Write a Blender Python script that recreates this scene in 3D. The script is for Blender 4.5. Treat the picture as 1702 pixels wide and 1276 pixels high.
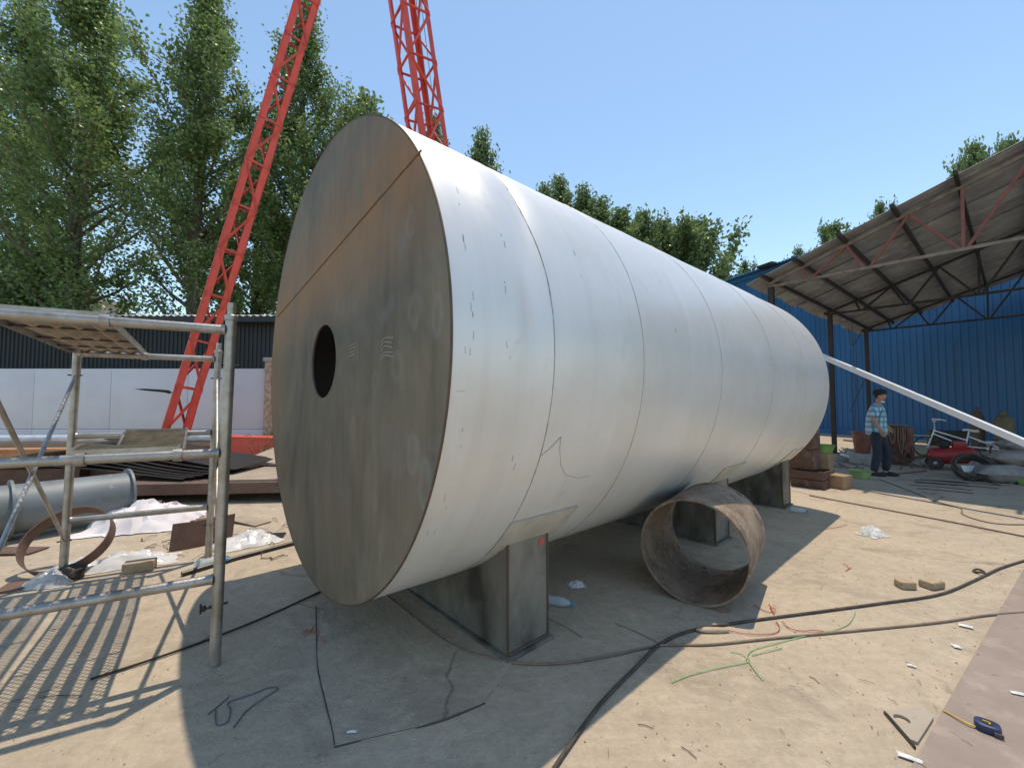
import bpy, bmesh, math, random
import numpy as np
from mathutils import Vector, Matrix, Euler, noise as mn

for o in list(bpy.data.objects): bpy.data.objects.remove(o)
scene = bpy.context.scene
COL = scene.collection
R_ = math.radians
random.seed(7); rng = np.random.default_rng(7)

# ------------------------------------------------------------------ camera
EYE, PITCH, FPX, PW, PH = 1.5, 0.0452, 691.9, 1702, 1276
cam = bpy.data.cameras.new('camera'); co = bpy.data.objects.new('camera', cam); COL.objects.link(co)
co.location = (0, 0, EYE); co.rotation_euler = (math.pi/2 + PITCH, 0, 0)
cam.sensor_fit = 'HORIZONTAL'; cam.sensor_width = 36; cam.lens = FPX/PW*36
cam.clip_start = .05; cam.clip_end = 2000
scene.camera = co
# ------------------------------------------------------------------ light
SK = Vector((.108, .209, 1.0))                       # towards the sun
EL = math.atan2(SK.z, math.hypot(SK.x, SK.y)); AZ = math.atan2(SK.x, SK.y)
world = bpy.data.worlds.new('World'); scene.world = world; world.use_nodes = True
wn = world.node_tree; bg = wn.nodes['Background']
sky = wn.nodes.new('ShaderNodeTexSky'); sky.sky_type = 'NISHITA'; sky.sun_disc = False
sky.sun_elevation = EL; sky.sun_rotation = AZ; sky.air_density = 1.0; sky.dust_density = 0.1; sky.ozone_density = 0.0
wb = wn.nodes.new('ShaderNodeMix'); wb.data_type = 'RGBA'; wb.blend_type = 'MULTIPLY'; wb.inputs[0].default_value = 1   # white balance of the whole sky
wb.inputs[7].default_value = (.965, .985, .915, 1); wn.links.new(sky.outputs[0], wb.inputs[6]); wn.links.new(wb.outputs[2], bg.inputs[0]); bg.inputs[1].default_value = .128
sl = bpy.data.lights.new('sun', 'SUN'); sl.energy = 2.1; sl.angle = R_(.53); sl.color = (1, .87, .70)
so = bpy.data.objects.new('sun', sl); COL.objects.link(so)
so.rotation_euler = SK.to_track_quat('Z', 'Y').to_euler(); so.location = (3, 8, 40)
scene.view_settings.view_transform = 'Standard'; scene.view_settings.look = 'None'
scene.view_settings.exposure = 0.88; scene.view_settings.gamma = 1; scene.view_settings.use_curve_mapping = False

# ------------------------------------------------------------------ helpers
def ray(x, y):
    X = (x-PW/2)/FPX; Z = -(y-PH/2)/FPX; c, s = math.cos(PITCH), math.sin(PITCH)
    return Vector((X, c-s*Z, s+c*Z))
def G(x, y, z=0.0):                                  # photo point -> point on the level z
    d = ray(x, y); t = (z-EYE)/d.z
    return Vector((d.x*t, d.y*t, z))
def At(x, y, Y):                                     # photo point -> point at distance Y
    d = ray(x, y); t = Y/d.y
    return Vector((d.x*t, Y, EYE+d.z*t))
V = Vector
def basis(d):
    d = V(d).normalized(); u = V((0, 0, 1)) if abs(d.z) < .95 else V((1, 0, 0))
    x = d.cross(u).normalized(); return x, x.cross(d).normalized(), d
def spline(pts, n=6):
    P = [V(p) for p in pts]; out = []
    for i in range(len(P)-1):
        p0 = P[max(i-1, 0)]; p1 = P[i]; p2 = P[i+1]; p3 = P[min(i+2, len(P)-1)]
        for k in range(n):
            t = k/n
            out.append(.5*((2*p1)+(p2-p0)*t+(2*p0-5*p1+4*p2-p3)*t*t+(3*p1-p0-3*p2+p3)*t*t*t))
    out.append(P[-1]); return out
def rootof(o):
    while o.parent: o = o.parent
    return o
class MB:
    def __init__(s): s.v = []; s.f = []; s.uv = None
    def add(s, v, f):
        b = len(s.v); s.v += [V(q) for q in v]; s.f += [tuple(b+i for i in q) for q in f]; return s
    def box(s, c, size, M=None, bev=0):
        x, y, z = [q/2 for q in size]
        if bev:
            bm = bmesh.new(); bmesh.ops.create_cube(bm, size=1)
            for q in bm.verts: q.co = V((q.co.x*2*x, q.co.y*2*y, q.co.z*2*z))
            bmesh.ops.bevel(bm, geom=bm.edges[:]+bm.verts[:], offset=bev, segments=2, affect='EDGES', profile=.5)
            bm.verts.ensure_lookup_table()
            vs = [q.co.copy() for q in bm.verts]; fs = [[q.index for q in f.verts] for f in bm.faces]; bm.free()
        else:
            vs = [V((i, j, k)) for i in (-x, x) for j in (-y, y) for k in (-z, z)]
            fs = [(0,1,3,2), (4,6,7,5), (0,4,5,1), (2,3,7,6), (0,2,6,4), (1,5,7,3)]
        if M is not None: vs = [M @ q for q in vs]
        return s.add([q+V(c) for q in vs], fs)
    def bar(s, p0, p1, w, h, up=(0, 0, 1)):           # rectangular bar between two points
        p0, p1 = V(p0), V(p1); d = (p1-p0).normalized(); x = d.cross(V(up))
        if x.length < 1e-4: x = d.cross(V((1, 0, 0)))
        x.normalize(); y = x.cross(d); vs = []
        for p in (p0, p1):
            for a, b in ((-1,-1), (1,-1), (1,1), (-1,1)): vs.append(p+x*a*w/2+y*b*h/2)
        return s.add(vs, [(3,2,1,0), (4,5,6,7), (0,1,5,4), (1,2,6,5), (2,3,7,6), (3,0,4,7)])
    def angle(s, p0, p1, w, t, up=(0, 0, 1)):         # L-section
        p0, p1 = V(p0), V(p1); d = (p1-p0).normalized(); x = d.cross(V(up)).normalized(); y = x.cross(d); vs = []
        prof = [(0,0), (w,0), (w,t), (t,t), (t,w), (0,w)]
        for p in (p0, p1): vs += [p+x*a+y*b for a, b in prof]
        return s.add(vs, [tuple(range(5,-1,-1)), tuple(range(6,12))]+[(i,(i+1)%6,6+(i+1)%6,6+i) for i in range(6)])
    def path(s, pts, r, seg=8, caps=True, rr=None):
        P = [V(p) for p in pts]; n = len(P); vs = []; fs = []
        px = None
        for i, p in enumerate(P):
            d = (P[min(i+1, n-1)]-P[max(i-1, 0)])
            if d.length < 1e-9: d = V((0, 0, 1))
            d.normalize()
            if px is None: px, _, _ = basis(d)
            px = (px-d*px.dot(d)).normalized(); py = d.cross(px)
            q = rr[i] if rr else r
            for k in range(seg):
                t = 2*math.pi*k/seg; vs.append(p+px*math.cos(t)*q+py*math.sin(t)*q)
        for i in range(n-1):
            for k in range(seg):
                a, b = i*seg+k, i*seg+(k+1) % seg; fs.append((a, b, b+seg, a+seg))
        if caps: fs += [tuple(range(seg-1, -1, -1)), tuple(range((n-1)*seg, n*seg))]
        return s.add(vs, fs)
    def tube(s, p0, p1, r, seg=10, r2=None): return s.path([p0, p1], r, seg, rr=[r, r2 if r2 is not None else r])
    def lathe(s, prof, seg=24, c=(0, 0, 0), d=(0, 0, 1), caps=True, closed=False):
        x, y, z = basis(d); vs = []; fs = []; n = len(prof); c = V(c)
        for r, h in prof:
            for k in range(seg):
                t = 2*math.pi*k/seg; vs.append(c+x*math.cos(t)*r+y*math.sin(t)*r+z*h)
        for i in range(n if closed else n-1):
            j = (i+1) % n
            for k in range(seg):
                a, b = i*seg+k, i*seg+(k+1) % seg; fs.append((a, b, j*seg+(k+1) % seg, j*seg+k))
        if caps and not closed: fs += [tuple(range(seg-1, -1, -1)), tuple(range((n-1)*seg, n*seg))]
        return s.add(vs, fs)
    def prism(s, poly, t, up=(0, 0, 1)):              # extrude a polygon of points along up by t
        P = [V(p) for p in poly]; n = len(P); u = V(up)*t
        return s.add(P+[p+u for p in P], [tuple(range(n-1,-1,-1)), tuple(range(n, 2*n))]+[(i,(i+1)%n,n+(i+1)%n,n+i) for i in range(n)])
    def grid(s, fn, nu, nv, th=0.0):                  # fn(u,v)->point, optional thickness
        vs = [V(fn(i/nu, j/nv)) for i in range(nu+1) for j in range(nv+1)]; w = nv+1
        fs = [(i*w+j, (i+1)*w+j, (i+1)*w+j+1, i*w+j+1) for i in range(nu) for j in range(nv)]
        if th:
            N = []
            for i in range(nu+1):
                for j in range(nv+1):
                    a = vs[min(i+1,nu)*w+j]-vs[max(i-1,0)*w+j]; b = vs[i*w+min(j+1,nv)]-vs[i*w+max(j-1,0)]
                    q = a.cross(b); N.append(q.normalized() if q.length > 1e-12 else V((0,0,1)))
            m = len(vs); vs2 = [p-q*th for p, q in zip(vs, N)]
            f2 = [tuple(m+i for i in reversed(f)) for f in fs]
            rim = [i*w for i in range(nu+1)]+[nu*w+j for j in range(1,nv+1)]+[i*w+nv for i in range(nu-1,-1,-1)]+[j for j in range(nv-1,0,-1)]
            f3 = [(rim[k], m+rim[k], m+rim[(k+1)%len(rim)], rim[(k+1)%len(rim)])[::-1] for k in range(len(rim))]
            return s.add(vs+vs2, fs+f2+f3)
        return s.add(vs, fs)
    def build(s, name, mat, parent=None, sm=35, local=False, origin=None):
        vs = s.v
        if parent is not None:
            off = V((0, 0, 0)) if local else rootof(parent).location
        else:
            if origin is None:
                xs = [q.x for q in vs]; ys = [q.y for q in vs]
                off = V(((min(xs)+max(xs))/2, (min(ys)+max(ys))/2, min(q.z for q in vs)))
            else: off = V(origin)
        me = bpy.data.meshes.new(name)
        me.from_pydata([tuple(q-off) for q in vs], [], s.f); me.update()
        bm = bmesh.new(); bm.from_mesh(me); bmesh.ops.recalc_face_normals(bm, faces=bm.faces); bm.to_mesh(me); bm.free()
        if sm:
            me.shade_smooth(); me.set_sharp_from_angle(angle=R_(sm))
        if mat: me.materials.append(mat)
        o = bpy.data.objects.new(name, me); COL.objects.link(o)
        if parent is not None: o.parent = parent
        else: o.location = off
        return o
def tag(o, label, cat, group=None):
    o['label'] = label; o['category'] = cat
    if group: o['group'] = group
    return o
def thing(name, label, cat, loc=(0, 0, 0), group=None, rz=0):
    o = bpy.data.objects.new(name, None); COL.objects.link(o); o.location = loc; o.rotation_euler.z = rz
    o.empty_display_size = .2
    return tag(o, label, cat, group)
def struct(o): o['kind'] = 'structure'; return o
def stuff(o): o['kind'] = 'stuff'; return o
def dup(o, parent=None):
    c = o.copy(); COL.objects.link(c); c.parent = parent
    for ch in list(o.children): dup(ch, c)
    return c

# ------------------------------------------------------------------ materials
def nodes(name):
    m = bpy.data.materials.new(name); m.use_nodes = True
    nt = m.node_tree; return m, nt, nt.nodes['Principled BSDF']
def N(nt, t, **k):
    n = nt.nodes.new('ShaderNode'+t)
    for a, b in k.items():
        if a in n.inputs: n.inputs[a].default_value = b
        else: setattr(n, a, b)
    return n
def nz(nt, scale, detail=4, rough=.55, coord=None, stretch=None, dist=0):
    n = N(nt, 'TexNoise'); n.inputs['Scale'].default_value = scale; n.inputs['Detail'].default_value = detail
    n.inputs['Roughness'].default_value = rough; n.inputs['Distortion'].default_value = dist
    if coord is None: coord = N(nt, 'TexCoord').outputs['Object']
    if stretch:
        mp = N(nt, 'Mapping'); mp.inputs['Scale'].default_value = stretch; nt.links.new(coord, mp.inputs[0]); coord = mp.outputs[0]
    nt.links.new(coord, n.inputs['Vector']); return n.outputs[0]
def ramp(nt, fac, lo, hi):
    r = N(nt, 'MapRange'); r.inputs[1].default_value = lo; r.inputs[2].default_value = hi; r.clamp = True
    nt.links.new(fac, r.inputs[0]); return r.outputs[0]
def mixc(nt, fac, a, b):
    n = N(nt, 'Mix', data_type='RGBA')
    if isinstance(fac, (int, float)): n.inputs[0].default_value = fac
    else: nt.links.new(fac, n.inputs[0])
    for s_, q in ((6, a), (7, b)):
        if isinstance(q, tuple): n.inputs[s_].default_value = (*q[:3], 1)
        else: nt.links.new(q, n.inputs[s_])
    return n.outputs[2]
def math_(nt, op, a, b=None):
    n = N(nt, 'Math', operation=op)
    for i, q in enumerate((a, b)):
        if q is None: continue
        if isinstance(q, (int, float)): n.inputs[i].default_value = q
        else: nt.links.new(q, n.inputs[i])
    return n.outputs[0]
def bump(nt, p, h, strength, dist=.02):
    b = N(nt, 'Bump'); b.inputs['Strength'].default_value = strength; b.inputs['Distance'].default_value = dist
    nt.links.new(h, b.inputs['Height']); nt.links.new(b.outputs[0], p.inputs['Normal'])
def mat(name, col, rough=.6, metal=0, col2=None, scale=6, lo=.4, hi=.65, bmp=0, bscale=40, spot=None, spots=(18, .62, .7), stretch=None, spec=None):
    m, nt, p = nodes(name)
    c = col
    if col2 is None: col2 = tuple(q*.72 for q in col)
    f = ramp(nt, nz(nt, scale, 5, .6, stretch=stretch), lo, hi)
    c = mixc(nt, f, col, col2)
    if spot: c = mixc(nt, ramp(nt, nz(nt, spots[0], 4, .65), spots[1], spots[2]), c, spot)
    nt.links.new(c, p.inputs['Base Color'])
    p.inputs['Roughness'].default_value = rough; p.inputs['Metallic'].default_value = metal
    if spec is not None: p.inputs['Specular IOR Level'].default_value = spec
    if bmp: bump(nt, p, nz(nt, bscale, 4), bmp)
    return m

def tint(m, amt):                                    # each sheet faded a little differently
    nt = m.node_tree; p = nt.nodes['Principled BSDF']; l = p.inputs['Base Color'].links[0]; src = l.from_socket
    oi_ = N(nt, 'ObjectInfo'); r = N(nt, 'MapRange'); r.inputs[3].default_value = 1-amt; r.inputs[4].default_value = 1+amt
    nt.links.new(oi_.outputs['Random'], r.inputs[0]); hs = N(nt, 'HueSaturation'); nt.links.new(r.outputs[0], hs.inputs['Value']); nt.links.new(src, hs.inputs['Color'])
    nt.links.new(hs.outputs[0], p.inputs['Base Color'])
def ground_mat():
    m, nt, p = nodes('dusty_concrete')
    co_ = N(nt, 'TexCoord').outputs['Object']
    big = ramp(nt, nz(nt, .55, 5, .6, co_), .35, .65)
    c = mixc(nt, big, (.475, .39, .285), (.395, .325, .24))
    mid = ramp(nt, nz(nt, 2.6, 7, .7, co_, dist=.6), .46, .66)
    c = mixc(nt, math_(nt, 'MULTIPLY', mid, .6), c, (.55, .455, .34))
    st = ramp(nt, nz(nt, 1.3, 8, .72, co_, dist=1.0), .53, .68)
    c = mixc(nt, math_(nt, 'MULTIPLY', st, .75), c, (.25, .205, .155))
    sw = ramp(nt, nz(nt, 3.2, 6, .68, co_, stretch=(1, 4.5, 1), dist=.5), .5, .70)
    c = mixc(nt, math_(nt, 'MULTIPLY', sw, .6), c, (.55, .455, .345))
    fine = ramp(nt, nz(nt, 17, 7, .75, co_, dist=.3), .42, .66)
    c = mixc(nt, math_(nt, 'MULTIPLY', fine, .45), c, (.29, .24, .18))
    sp = ramp(nt, nz(nt, 70, 5, .7, co_), .60, .70)
    c = mixc(nt, math_(nt, 'MULTIPLY', sp, .5), c, (.2, .165, .125))
    lt = ramp(nt, nz(nt, 44, 5, .65, co_), .60, .70)
    c = mixc(nt, math_(nt, 'MULTIPLY', lt, .5), c, (.60, .54, .45))
    vo = N(nt, 'TexVoronoi', feature='DISTANCE_TO_EDGE'); vo.inputs['Scale'].default_value = .42
    wa = N(nt, 'VectorMath', operation='ADD'); nzc = N(nt, 'TexNoise'); nzc.inputs['Scale'].default_value = 1.7; nzc.inputs['Detail'].default_value = 6
    nt.links.new(co_, nzc.inputs['Vector']); nt.links.new(co_, wa.inputs[0]); sc_ = N(nt, 'VectorMath', operation='SCALE'); sc_.inputs['Scale'].default_value = .5
    nt.links.new(nzc.outputs['Color'], sc_.inputs[0]); nt.links.new(sc_.outputs[0], wa.inputs[1]); nt.links.new(wa.outputs[0], vo.inputs['Vector'])
    crack = math_(nt, 'MULTIPLY', ramp(nt, vo.outputs['Distance'], .006, .001), ramp(nt, nz(nt, .8, 3, .5, co_), .50, .58))
    c = mixc(nt, math_(nt, 'MULTIPLY', crack, .7), c, (.16, .13, .10))
    nt.links.new(c, p.inputs['Base Color']); p.inputs['Roughness'].default_value = .9
    p.inputs['Specular IOR Level'].default_value = .25
    h = math_(nt, 'ADD', nz(nt, 60, 6, .7, co_), math_(nt, 'MULTIPLY', nz(nt, 7, 6, .65, co_), 2.5))
    bump(nt, p, h, .55, .014)
    return m
def shell_mat():
    m, nt, p = nodes('silver_steel_shell')
    uv = N(nt, 'UVMap').outputs[0]
    br = nz(nt, 1.0, 5, .6, uv, (26, 1.1, 1)); big = nz(nt, .9, 4, .6, uv)
    f = ramp(nt, br, .3, .7)
    c = mixc(nt, f, (.69, .69, .685), (.72, .72, .71))
    c = mixc(nt, math_(nt, 'MULTIPLY', ramp(nt, big, .45, .7), .5), c, (.60, .595, .58))
    gr = ramp(nt, nz(nt, 4.5, 6, .7, uv, dist=.8), .60, .74)
    c = mixc(nt, math_(nt, 'MULTIPLY', gr, .35), c, (.50, .45, .37))
    dp = ramp(nt, nz(nt, 1.0, 5, .65, uv, (9, .55, 1), .3), .52, .72)
    c = mixc(nt, math_(nt, 'MULTIPLY', dp, .25), c, (.52, .515, .50))
    gm = math_(nt, 'MULTIPLY', ramp(nt, nz(nt, 1.1, 6, .7, uv, dist=.6), .50, .68), .35)
    c = mixc(nt, gm, c, (.60, .555, .47))
    lt_ = math_(nt, 'MULTIPLY', ramp(nt, nz(nt, 2.4, 5, .6, uv, (1, .5, 1)), .58, .72), .4)
    c = mixc(nt, lt_, c, (.76, .76, .75))
    sc = ramp(nt, nz(nt, 1.0, 3, .5, uv, (7, 60, 1), .4), .71, .74)
    gate = ramp(nt, nz(nt, 1.7, 2, .5, uv), .52, .6)
    c = mixc(nt, math_(nt, 'MULTIPLY', math_(nt, 'MULTIPLY', sc, gate), .55), c, (.22, .21, .2))
    nt.links.new(c, p.inputs['Base Color']); p.inputs['Metallic'].default_value = .30
    r = N(nt, 'MapRange'); r.inputs[3].default_value = .36; r.inputs[4].default_value = .47
    nt.links.new(br, r.inputs[0]); nt.links.new(r.outputs[0], p.inputs['Roughness'])
    bump(nt, p, math_(nt, 'ADD', math_(nt, 'ADD', math_(nt, 'MULTIPLY', nz(nt, 2.2, 2, .4, uv), 1.0), nz(nt, .9, 1, .3, uv)), math_(nt, 'MULTIPLY', br, .03)), .28, .03)
    return m
TCZ = 1.775
def endplate_mat():
    m, nt, p = nodes('dark_mill_steel')
    tc = N(nt, 'TexCoord').outputs['Object']
    sx = N(nt, 'SeparateXYZ'); nt.links.new(tc, sx.inputs[0])
    c = mixc(nt, ramp(nt, nz(nt, 1.5, 7, .68, tc, (1, 1, .5), .5), .34, .66), (.08, .071, .052), (.205, .168, .115))
    c = mixc(nt, math_(nt, 'MULTIPLY', ramp(nt, nz(nt, 5, 6, .65, tc, (3, 3, .35)), .5, .72), .5), c, (.07, .06, .046))
    # rust along the weld of the two plates: the weld climbs with the lateral position
    lat = math_(nt, 'SUBTRACT', math_(nt, 'MULTIPLY', sx.outputs[0], .668), math_(nt, 'MULTIPLY', sx.outputs[1], .744))
    dz = math_(nt, 'SUBTRACT', math_(nt, 'SUBTRACT', sx.outputs[2], 2.468), math_(nt, 'MULTIPLY', lat, .141))
    near = ramp(nt, math_(nt, 'ABSOLUTE', dz), .55, .0)
    rust = math_(nt, 'MULTIPLY', near, ramp(nt, nz(nt, 1.5, 5, .65, tc), .28, .55))
    c = mixc(nt, math_(nt, 'MULTIPLY', rust, .8), c, (.30, .15, .05))
    run = math_(nt, 'MULTIPLY', ramp(nt, nz(nt, 3.0, 5, .6, tc, (2.2, 2.2, .22)), .56, .72), .55)
    c = mixc(nt, run, c, (.155, .095, .045))
    lf = math_(nt, 'MULTIPLY', ramp(nt, lat, -.75, -1.40), ramp(nt, nz(nt, 2.2, 5, .6, tc, (1, 1, .3)), .38, .6))
    c = mixc(nt, math_(nt, 'MULTIPLY', lf, .7), c, (.25, .145, .055))
    bl = math_(nt, 'MULTIPLY', ramp(nt, nz(nt, 3.4, 4, .55, tc), .60, .70), .35)
    c = mixc(nt, bl, c, (.19, .18, .16))
    wob = math_(nt, 'MULTIPLY', math_(nt, 'SUBTRACT', nz(nt, 14, 4, .6, tc), .5), .9)
    for x_, z_, w_, h_, k_ in [(1.156,.565,.05,.09,.4),(1.204,.143,.07,.10,.5),(1.40,.09,.05,.11,.6),(.79,-.167,.05,.07,.35),(1.034,-.102,.07,.09,.5),(.499,-.423,.045,.075,.45),(1.201,-.507,.07,.11,.6),(.797,-.777,.04,.06,.3),(.2,.33,.04,.05,.3),(.52,.02,.05,.07,.3),(1.31,-.62,.06,.14,.6),(.878,-1.0,.02,.09,.5)]:
        dx = math_(nt, 'DIVIDE', math_(nt, 'SUBTRACT', lat, x_), w_); dz2 = math_(nt, 'DIVIDE', math_(nt, 'SUBTRACT', sx.outputs[2], TCZ+z_), h_)
        d2 = math_(nt, 'ADD', math_(nt, 'ADD', math_(nt, 'MULTIPLY', dx, dx), math_(nt, 'MULTIPLY', dz2, dz2)), wob)
        ringm = math_(nt, 'MULTIPLY', ramp(nt, d2, 1.0, .55), ramp(nt, d2, -.1, .5))
        c = mixc(nt, math_(nt, 'MULTIPLY', ringm, k_*.42), c, (.30, .285, .25))
    nt.links.new(c, p.inputs['Base Color']); p.inputs['Metallic'].default_value = .0; p.inputs['Roughness'].default_value = .66
    bump(nt, p, nz(nt, 30, 5, .6, tc), .12, .01)
    return m
def plaid_mat():
    m, nt, p = nodes('plaid_cotton')
    tc = N(nt, 'TexCoord').outputs['Object']; sx = N(nt, 'SeparateXYZ'); nt.links.new(tc, sx.inputs[0])
    a = math_(nt, 'SINE', math_(nt, 'MULTIPLY', math_(nt, 'ADD', sx.outputs[0], sx.outputs[1]), 62))
    b = math_(nt, 'SINE', math_(nt, 'MULTIPLY', sx.outputs[2], 58))
    c = mixc(nt, ramp(nt, a, .1, .5), (.42, .55, .62), (.12, .30, .42))
    c = mixc(nt, math_(nt, 'MULTIPLY', ramp(nt, b, .1, .5), .65), c, (.05, .20, .33))
    nt.links.new(c, p.inputs['Base Color']); p.inputs['Roughness'].default_value = .9
    return m
def leaf_mat(name, a, b):
    m, nt, p = nodes(name)
    g = N(nt, 'NewGeometry'); c = mixc(nt, g.outputs['Random Per Island'], a, b)
    nt.links.new(c, p.inputs['Base Color']); p.inputs['Roughness'].default_value = .36
    tr = N(nt, 'BsdfTranslucent'); nt.links.new(c, tr.inputs[0]); mx = N(nt, 'MixShader'); mx.inputs[0].default_value = .5
    nt.links.new(p.outputs[0], mx.inputs[1]); nt.links.new(tr.outputs[0], mx.inputs[2])
    nt.links.new(mx.outputs[0], nt.nodes['Material Output'].inputs[0]); return m
def plastic_mat(name, col, tr=.45):
    m, nt, p = nodes(name); p.inputs['Base Color'].default_value = (*col, 1); p.inputs['Roughness'].default_value = .25
    t = N(nt, 'BsdfTransparent'); mx = N(nt, 'MixShader'); mx.inputs[0].default_value = tr
    nt.links.new(p.outputs[0], mx.inputs[1]); nt.links.new(t.outputs[0], mx.inputs[2])
    nt.links.new(mx.outputs[0], nt.nodes['Material Output'].inputs[0]); return m

M = {}
M['ground'] = ground_mat(); M['shell'] = shell_mat(); M['endplate'] = endplate_mat(); M['plaid'] = plaid_mat()
M['pad'] = mat('painted_pad', (.62, .60, .54), .5, .3, (.5, .47, .4), 5, spot=(.2, .16, .1), spots=(30, .68, .74))
M['saddle'] = mat('saddle_steel', (.22, .21, .185), .5, .3, (.07, .065, .055), 3.2, .40, .66, .15, 30, spot=(.32, .29, .24), spots=(7, .62, .75), stretch=(1, 1, .5))
M['weld'] = mat('weld_bead', (.085, .07, .055), .6, .4, (.13, .085, .05), 14)
M['rustweld'] = mat('rusty_weld', (.17, .10, .05), .7, .1, (.11, .07, .04), 14)
M['bead'] = mat('weld_bead_grey', (.36, .355, .34), .5, .5, (.22, .20, .17), 7)
M['dark'] = mat('dark_interior', (.02, .02, .02), .9)
M['scuff'] = mat('ground_steel', (.13, .127, .115), .45, .3, (.088, .084, .074), 14)
M['chalk'] = mat('chalk', (.55, .54, .5), .9)
M['mark'] = mat('dark_scratch', (.30, .30, .30), .7)
M['rustring'] = mat('rusty_pipe', (.28, .215, .155), .8, 0, (.13, .09, .065), 5, .36, .64, .18, 70, spot=(.38, .29, .2), spots=(34, .56, .68))
M['galv'] = mat('galvanised_tube', (.40, .39, .37), .42, .8, (.29, .265, .23), 9, .4, .65, .08, 60, spot=(.30, .25, .19), spots=(22, .6, .7))
M['mesh'] = mat('expanded_mesh', (.40, .32, .22), .7, .15, (.26, .2, .13), 8)
M['red'] = mat('red_paint', (.62, .075, .045), .5, 0, (.52, .06, .04), 3, .4, .65, spot=(.30, .07, .05), spots=(9, .62, .72))
M['bluewall'] = mat('blue_cladding', (.018, .115, .27), .45, .0, (.014, .092, .22), 1.2, stretch=(1, 1, .15))
M['blueroof'] = mat('blue_roof', (.05, .20, .45), .5)
M['canopy'] = mat('canopy_sheet', (.24, .255, .275), .7, 0, (.175, .18, .19), 2.5, stretch=(1, 1, 1), spot=(.33, .33, .33), spots=(3, .55, .7))
M['redsteel'] = mat('red_oxide_steel', (.22, .075, .055), .6, .1, (.15, .05, .04), 7)
M['rustytube'] = mat('rusty_tube', (.22, .185, .15), .6, .2, (.13, .09, .07), 6)
M['darksteel'] = mat('dark_steel', (.022, .018, .018), .55, .3, (.035, .026, .022), 8)
M['blacksteel'] = mat('black_sheet', (.035, .035, .035), .4, .4, (.06, .05, .045), 5)
M['hoard'] = mat('white_hoarding', (.56, .57, .61), .6, 0, (.52, .53, .57), 1.2)
M['darkshed'] = mat('dark_shed_wall', (.009, .018, .024), .6, 0, (.006, .011, .014), .8)
M['tin'] = mat('pale_tin_roof', (.62, .60, .58), .55, .1, (.5, .47, .44), 2)
M['paleb'] = mat('pale_render', (.55, .54, .50), .85, 0, (.48, .46, .42), 1.5)
M['brickp'] = mat('old_brickwork', (.34, .22, .15), .9, 0, (.45, .36, .27), 9, .45, .55, .5, 20)
M['glass'] = mat('window_glass', (.03, .04, .05), .12)
M['bark'] = mat('poplar_bark', (.16, .14, .11), .9, 0, (.09, .08, .06), 8, .4, .6, .5, 25)
M['leaf'] = leaf_mat('poplar_leaf', (.10, .175, .05), (.25, .34, .12))
M['leaf2'] = leaf_mat('poplar_leaf_far', (.10, .17, .055), (.23, .31, .12))
M['weed'] = leaf_mat('weed_leaf', (.10, .16, .04), (.20, .26, .08))
M['plate'] = mat('dusty_steel_plate', (.40, .32, .235), .7, .1, (.31, .245, .185), 1.6, .35, .65, .1, 30, spot=(.24, .17, .12), spots=(5, .58, .72))
M['floorplate'] = mat('dusty_floor_plate', (.40, .34, .265), .85, 0, (.33, .28, .22), 1.4, .35, .65, .15, 45, spot=(.26, .22, .17), spots=(26, .62, .72))
M['mauve'] = mat('rusty_floor_sheet', (.30, .24, .20), .8, 0, (.235, .185, .15), 2.2, .32, .68, .15, 45, spot=(.37, .295, .245), spots=(5, .52, .74))
M['brownpl'] = mat('brown_rust_plate', (.16, .095, .07), .75, .1, (.11, .065, .05), 6, spot=(.22, .14, .1), spots=(20, .6, .7))
M['greypipe'] = mat('grey_pipe_paint', (.17, .195, .205), .55, .1, (.13, .15, .155), 3, spot=(.3, .28, .24), spots=(8, .6, .72))
M['paleblue'] = mat('pale_blue_pipe', (.50, .56, .62), .5)
M['orange'] = mat('orange_beam', (.50, .25, .12), .65)
M['bag'] = plastic_mat('white_plastic_film', (.82, .81, .80), .30)
M['clearbag'] = plastic_mat('clear_plastic_film', (.8, .8, .78), .5)
M['cloth'] = mat('white_cloth', (.74, .70, .70), .9, 0, (.66, .61, .61), 6)
M['white'] = mat('white_paint', (.74, .76, .78), .45, 0, (.68, .70, .72), 4)
M['cable'] = mat('black_rubber_cable', (.04, .034, .03), .7, 0, (.085, .068, .052), 12)
M['cable2'] = mat('dusty_cable', (.17, .12, .09), .7, 0, (.24, .17, .12), 10)
M['cablegrey'] = mat('dusty_grey_cable', (.24, .22, .19), .8)
M['bluewire'] = mat('blue_grey_wire', (.10, .125, .15), .6)
M['greentie'] = mat('green_plastic_tie', (.24, .46, .17), .55, 0, (.33, .50, .24), 9)
M['redtie'] = mat('red_plastic_tie', (.52, .085, .06), .55, 0, (.42, .09, .07), 9)
M['brick'] = mat('sandy_brick', (.42, .32, .21), .9, 0, (.36, .26, .16), 9, .4, .6, .4, 60)
M['tapeblue'] = mat('blue_plastic', (.03, .045, .12), .4)
M['yellow'] = mat('yellow_steel', (.60, .40, .06), .4)
M['wood'] = mat('raw_timber', (.34, .24, .15), .8, 0, (.25, .17, .1), 5, stretch=(1, 1, 8))
M['crate'] = mat('rust_brown_crate', (.13, .075, .055), .8, 0, (.09, .05, .04), 6, spot=(.20, .13, .09), spots=(9, .55, .68))
M['card'] = mat('brown_cardboard', (.36, .24, .14), .9, 0, (.28, .18, .1), 5)
M['basin'] = mat('green_plastic_basin', (.22, .38, .10), .5)
M['basin2'] = mat('pale_green_basin', (.30, .42, .16), .5)
M['bucket'] = mat('red_brown_bucket', (.20, .075, .055), .6)
M['redmach'] = mat('red_machine_paint', (.42, .03, .025), .4)
M['sack'] = mat('woven_grey_sack', (.34, .31, .29), .9, 0, (.26, .235, .22), 6, .4, .6, .3, 80)
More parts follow.
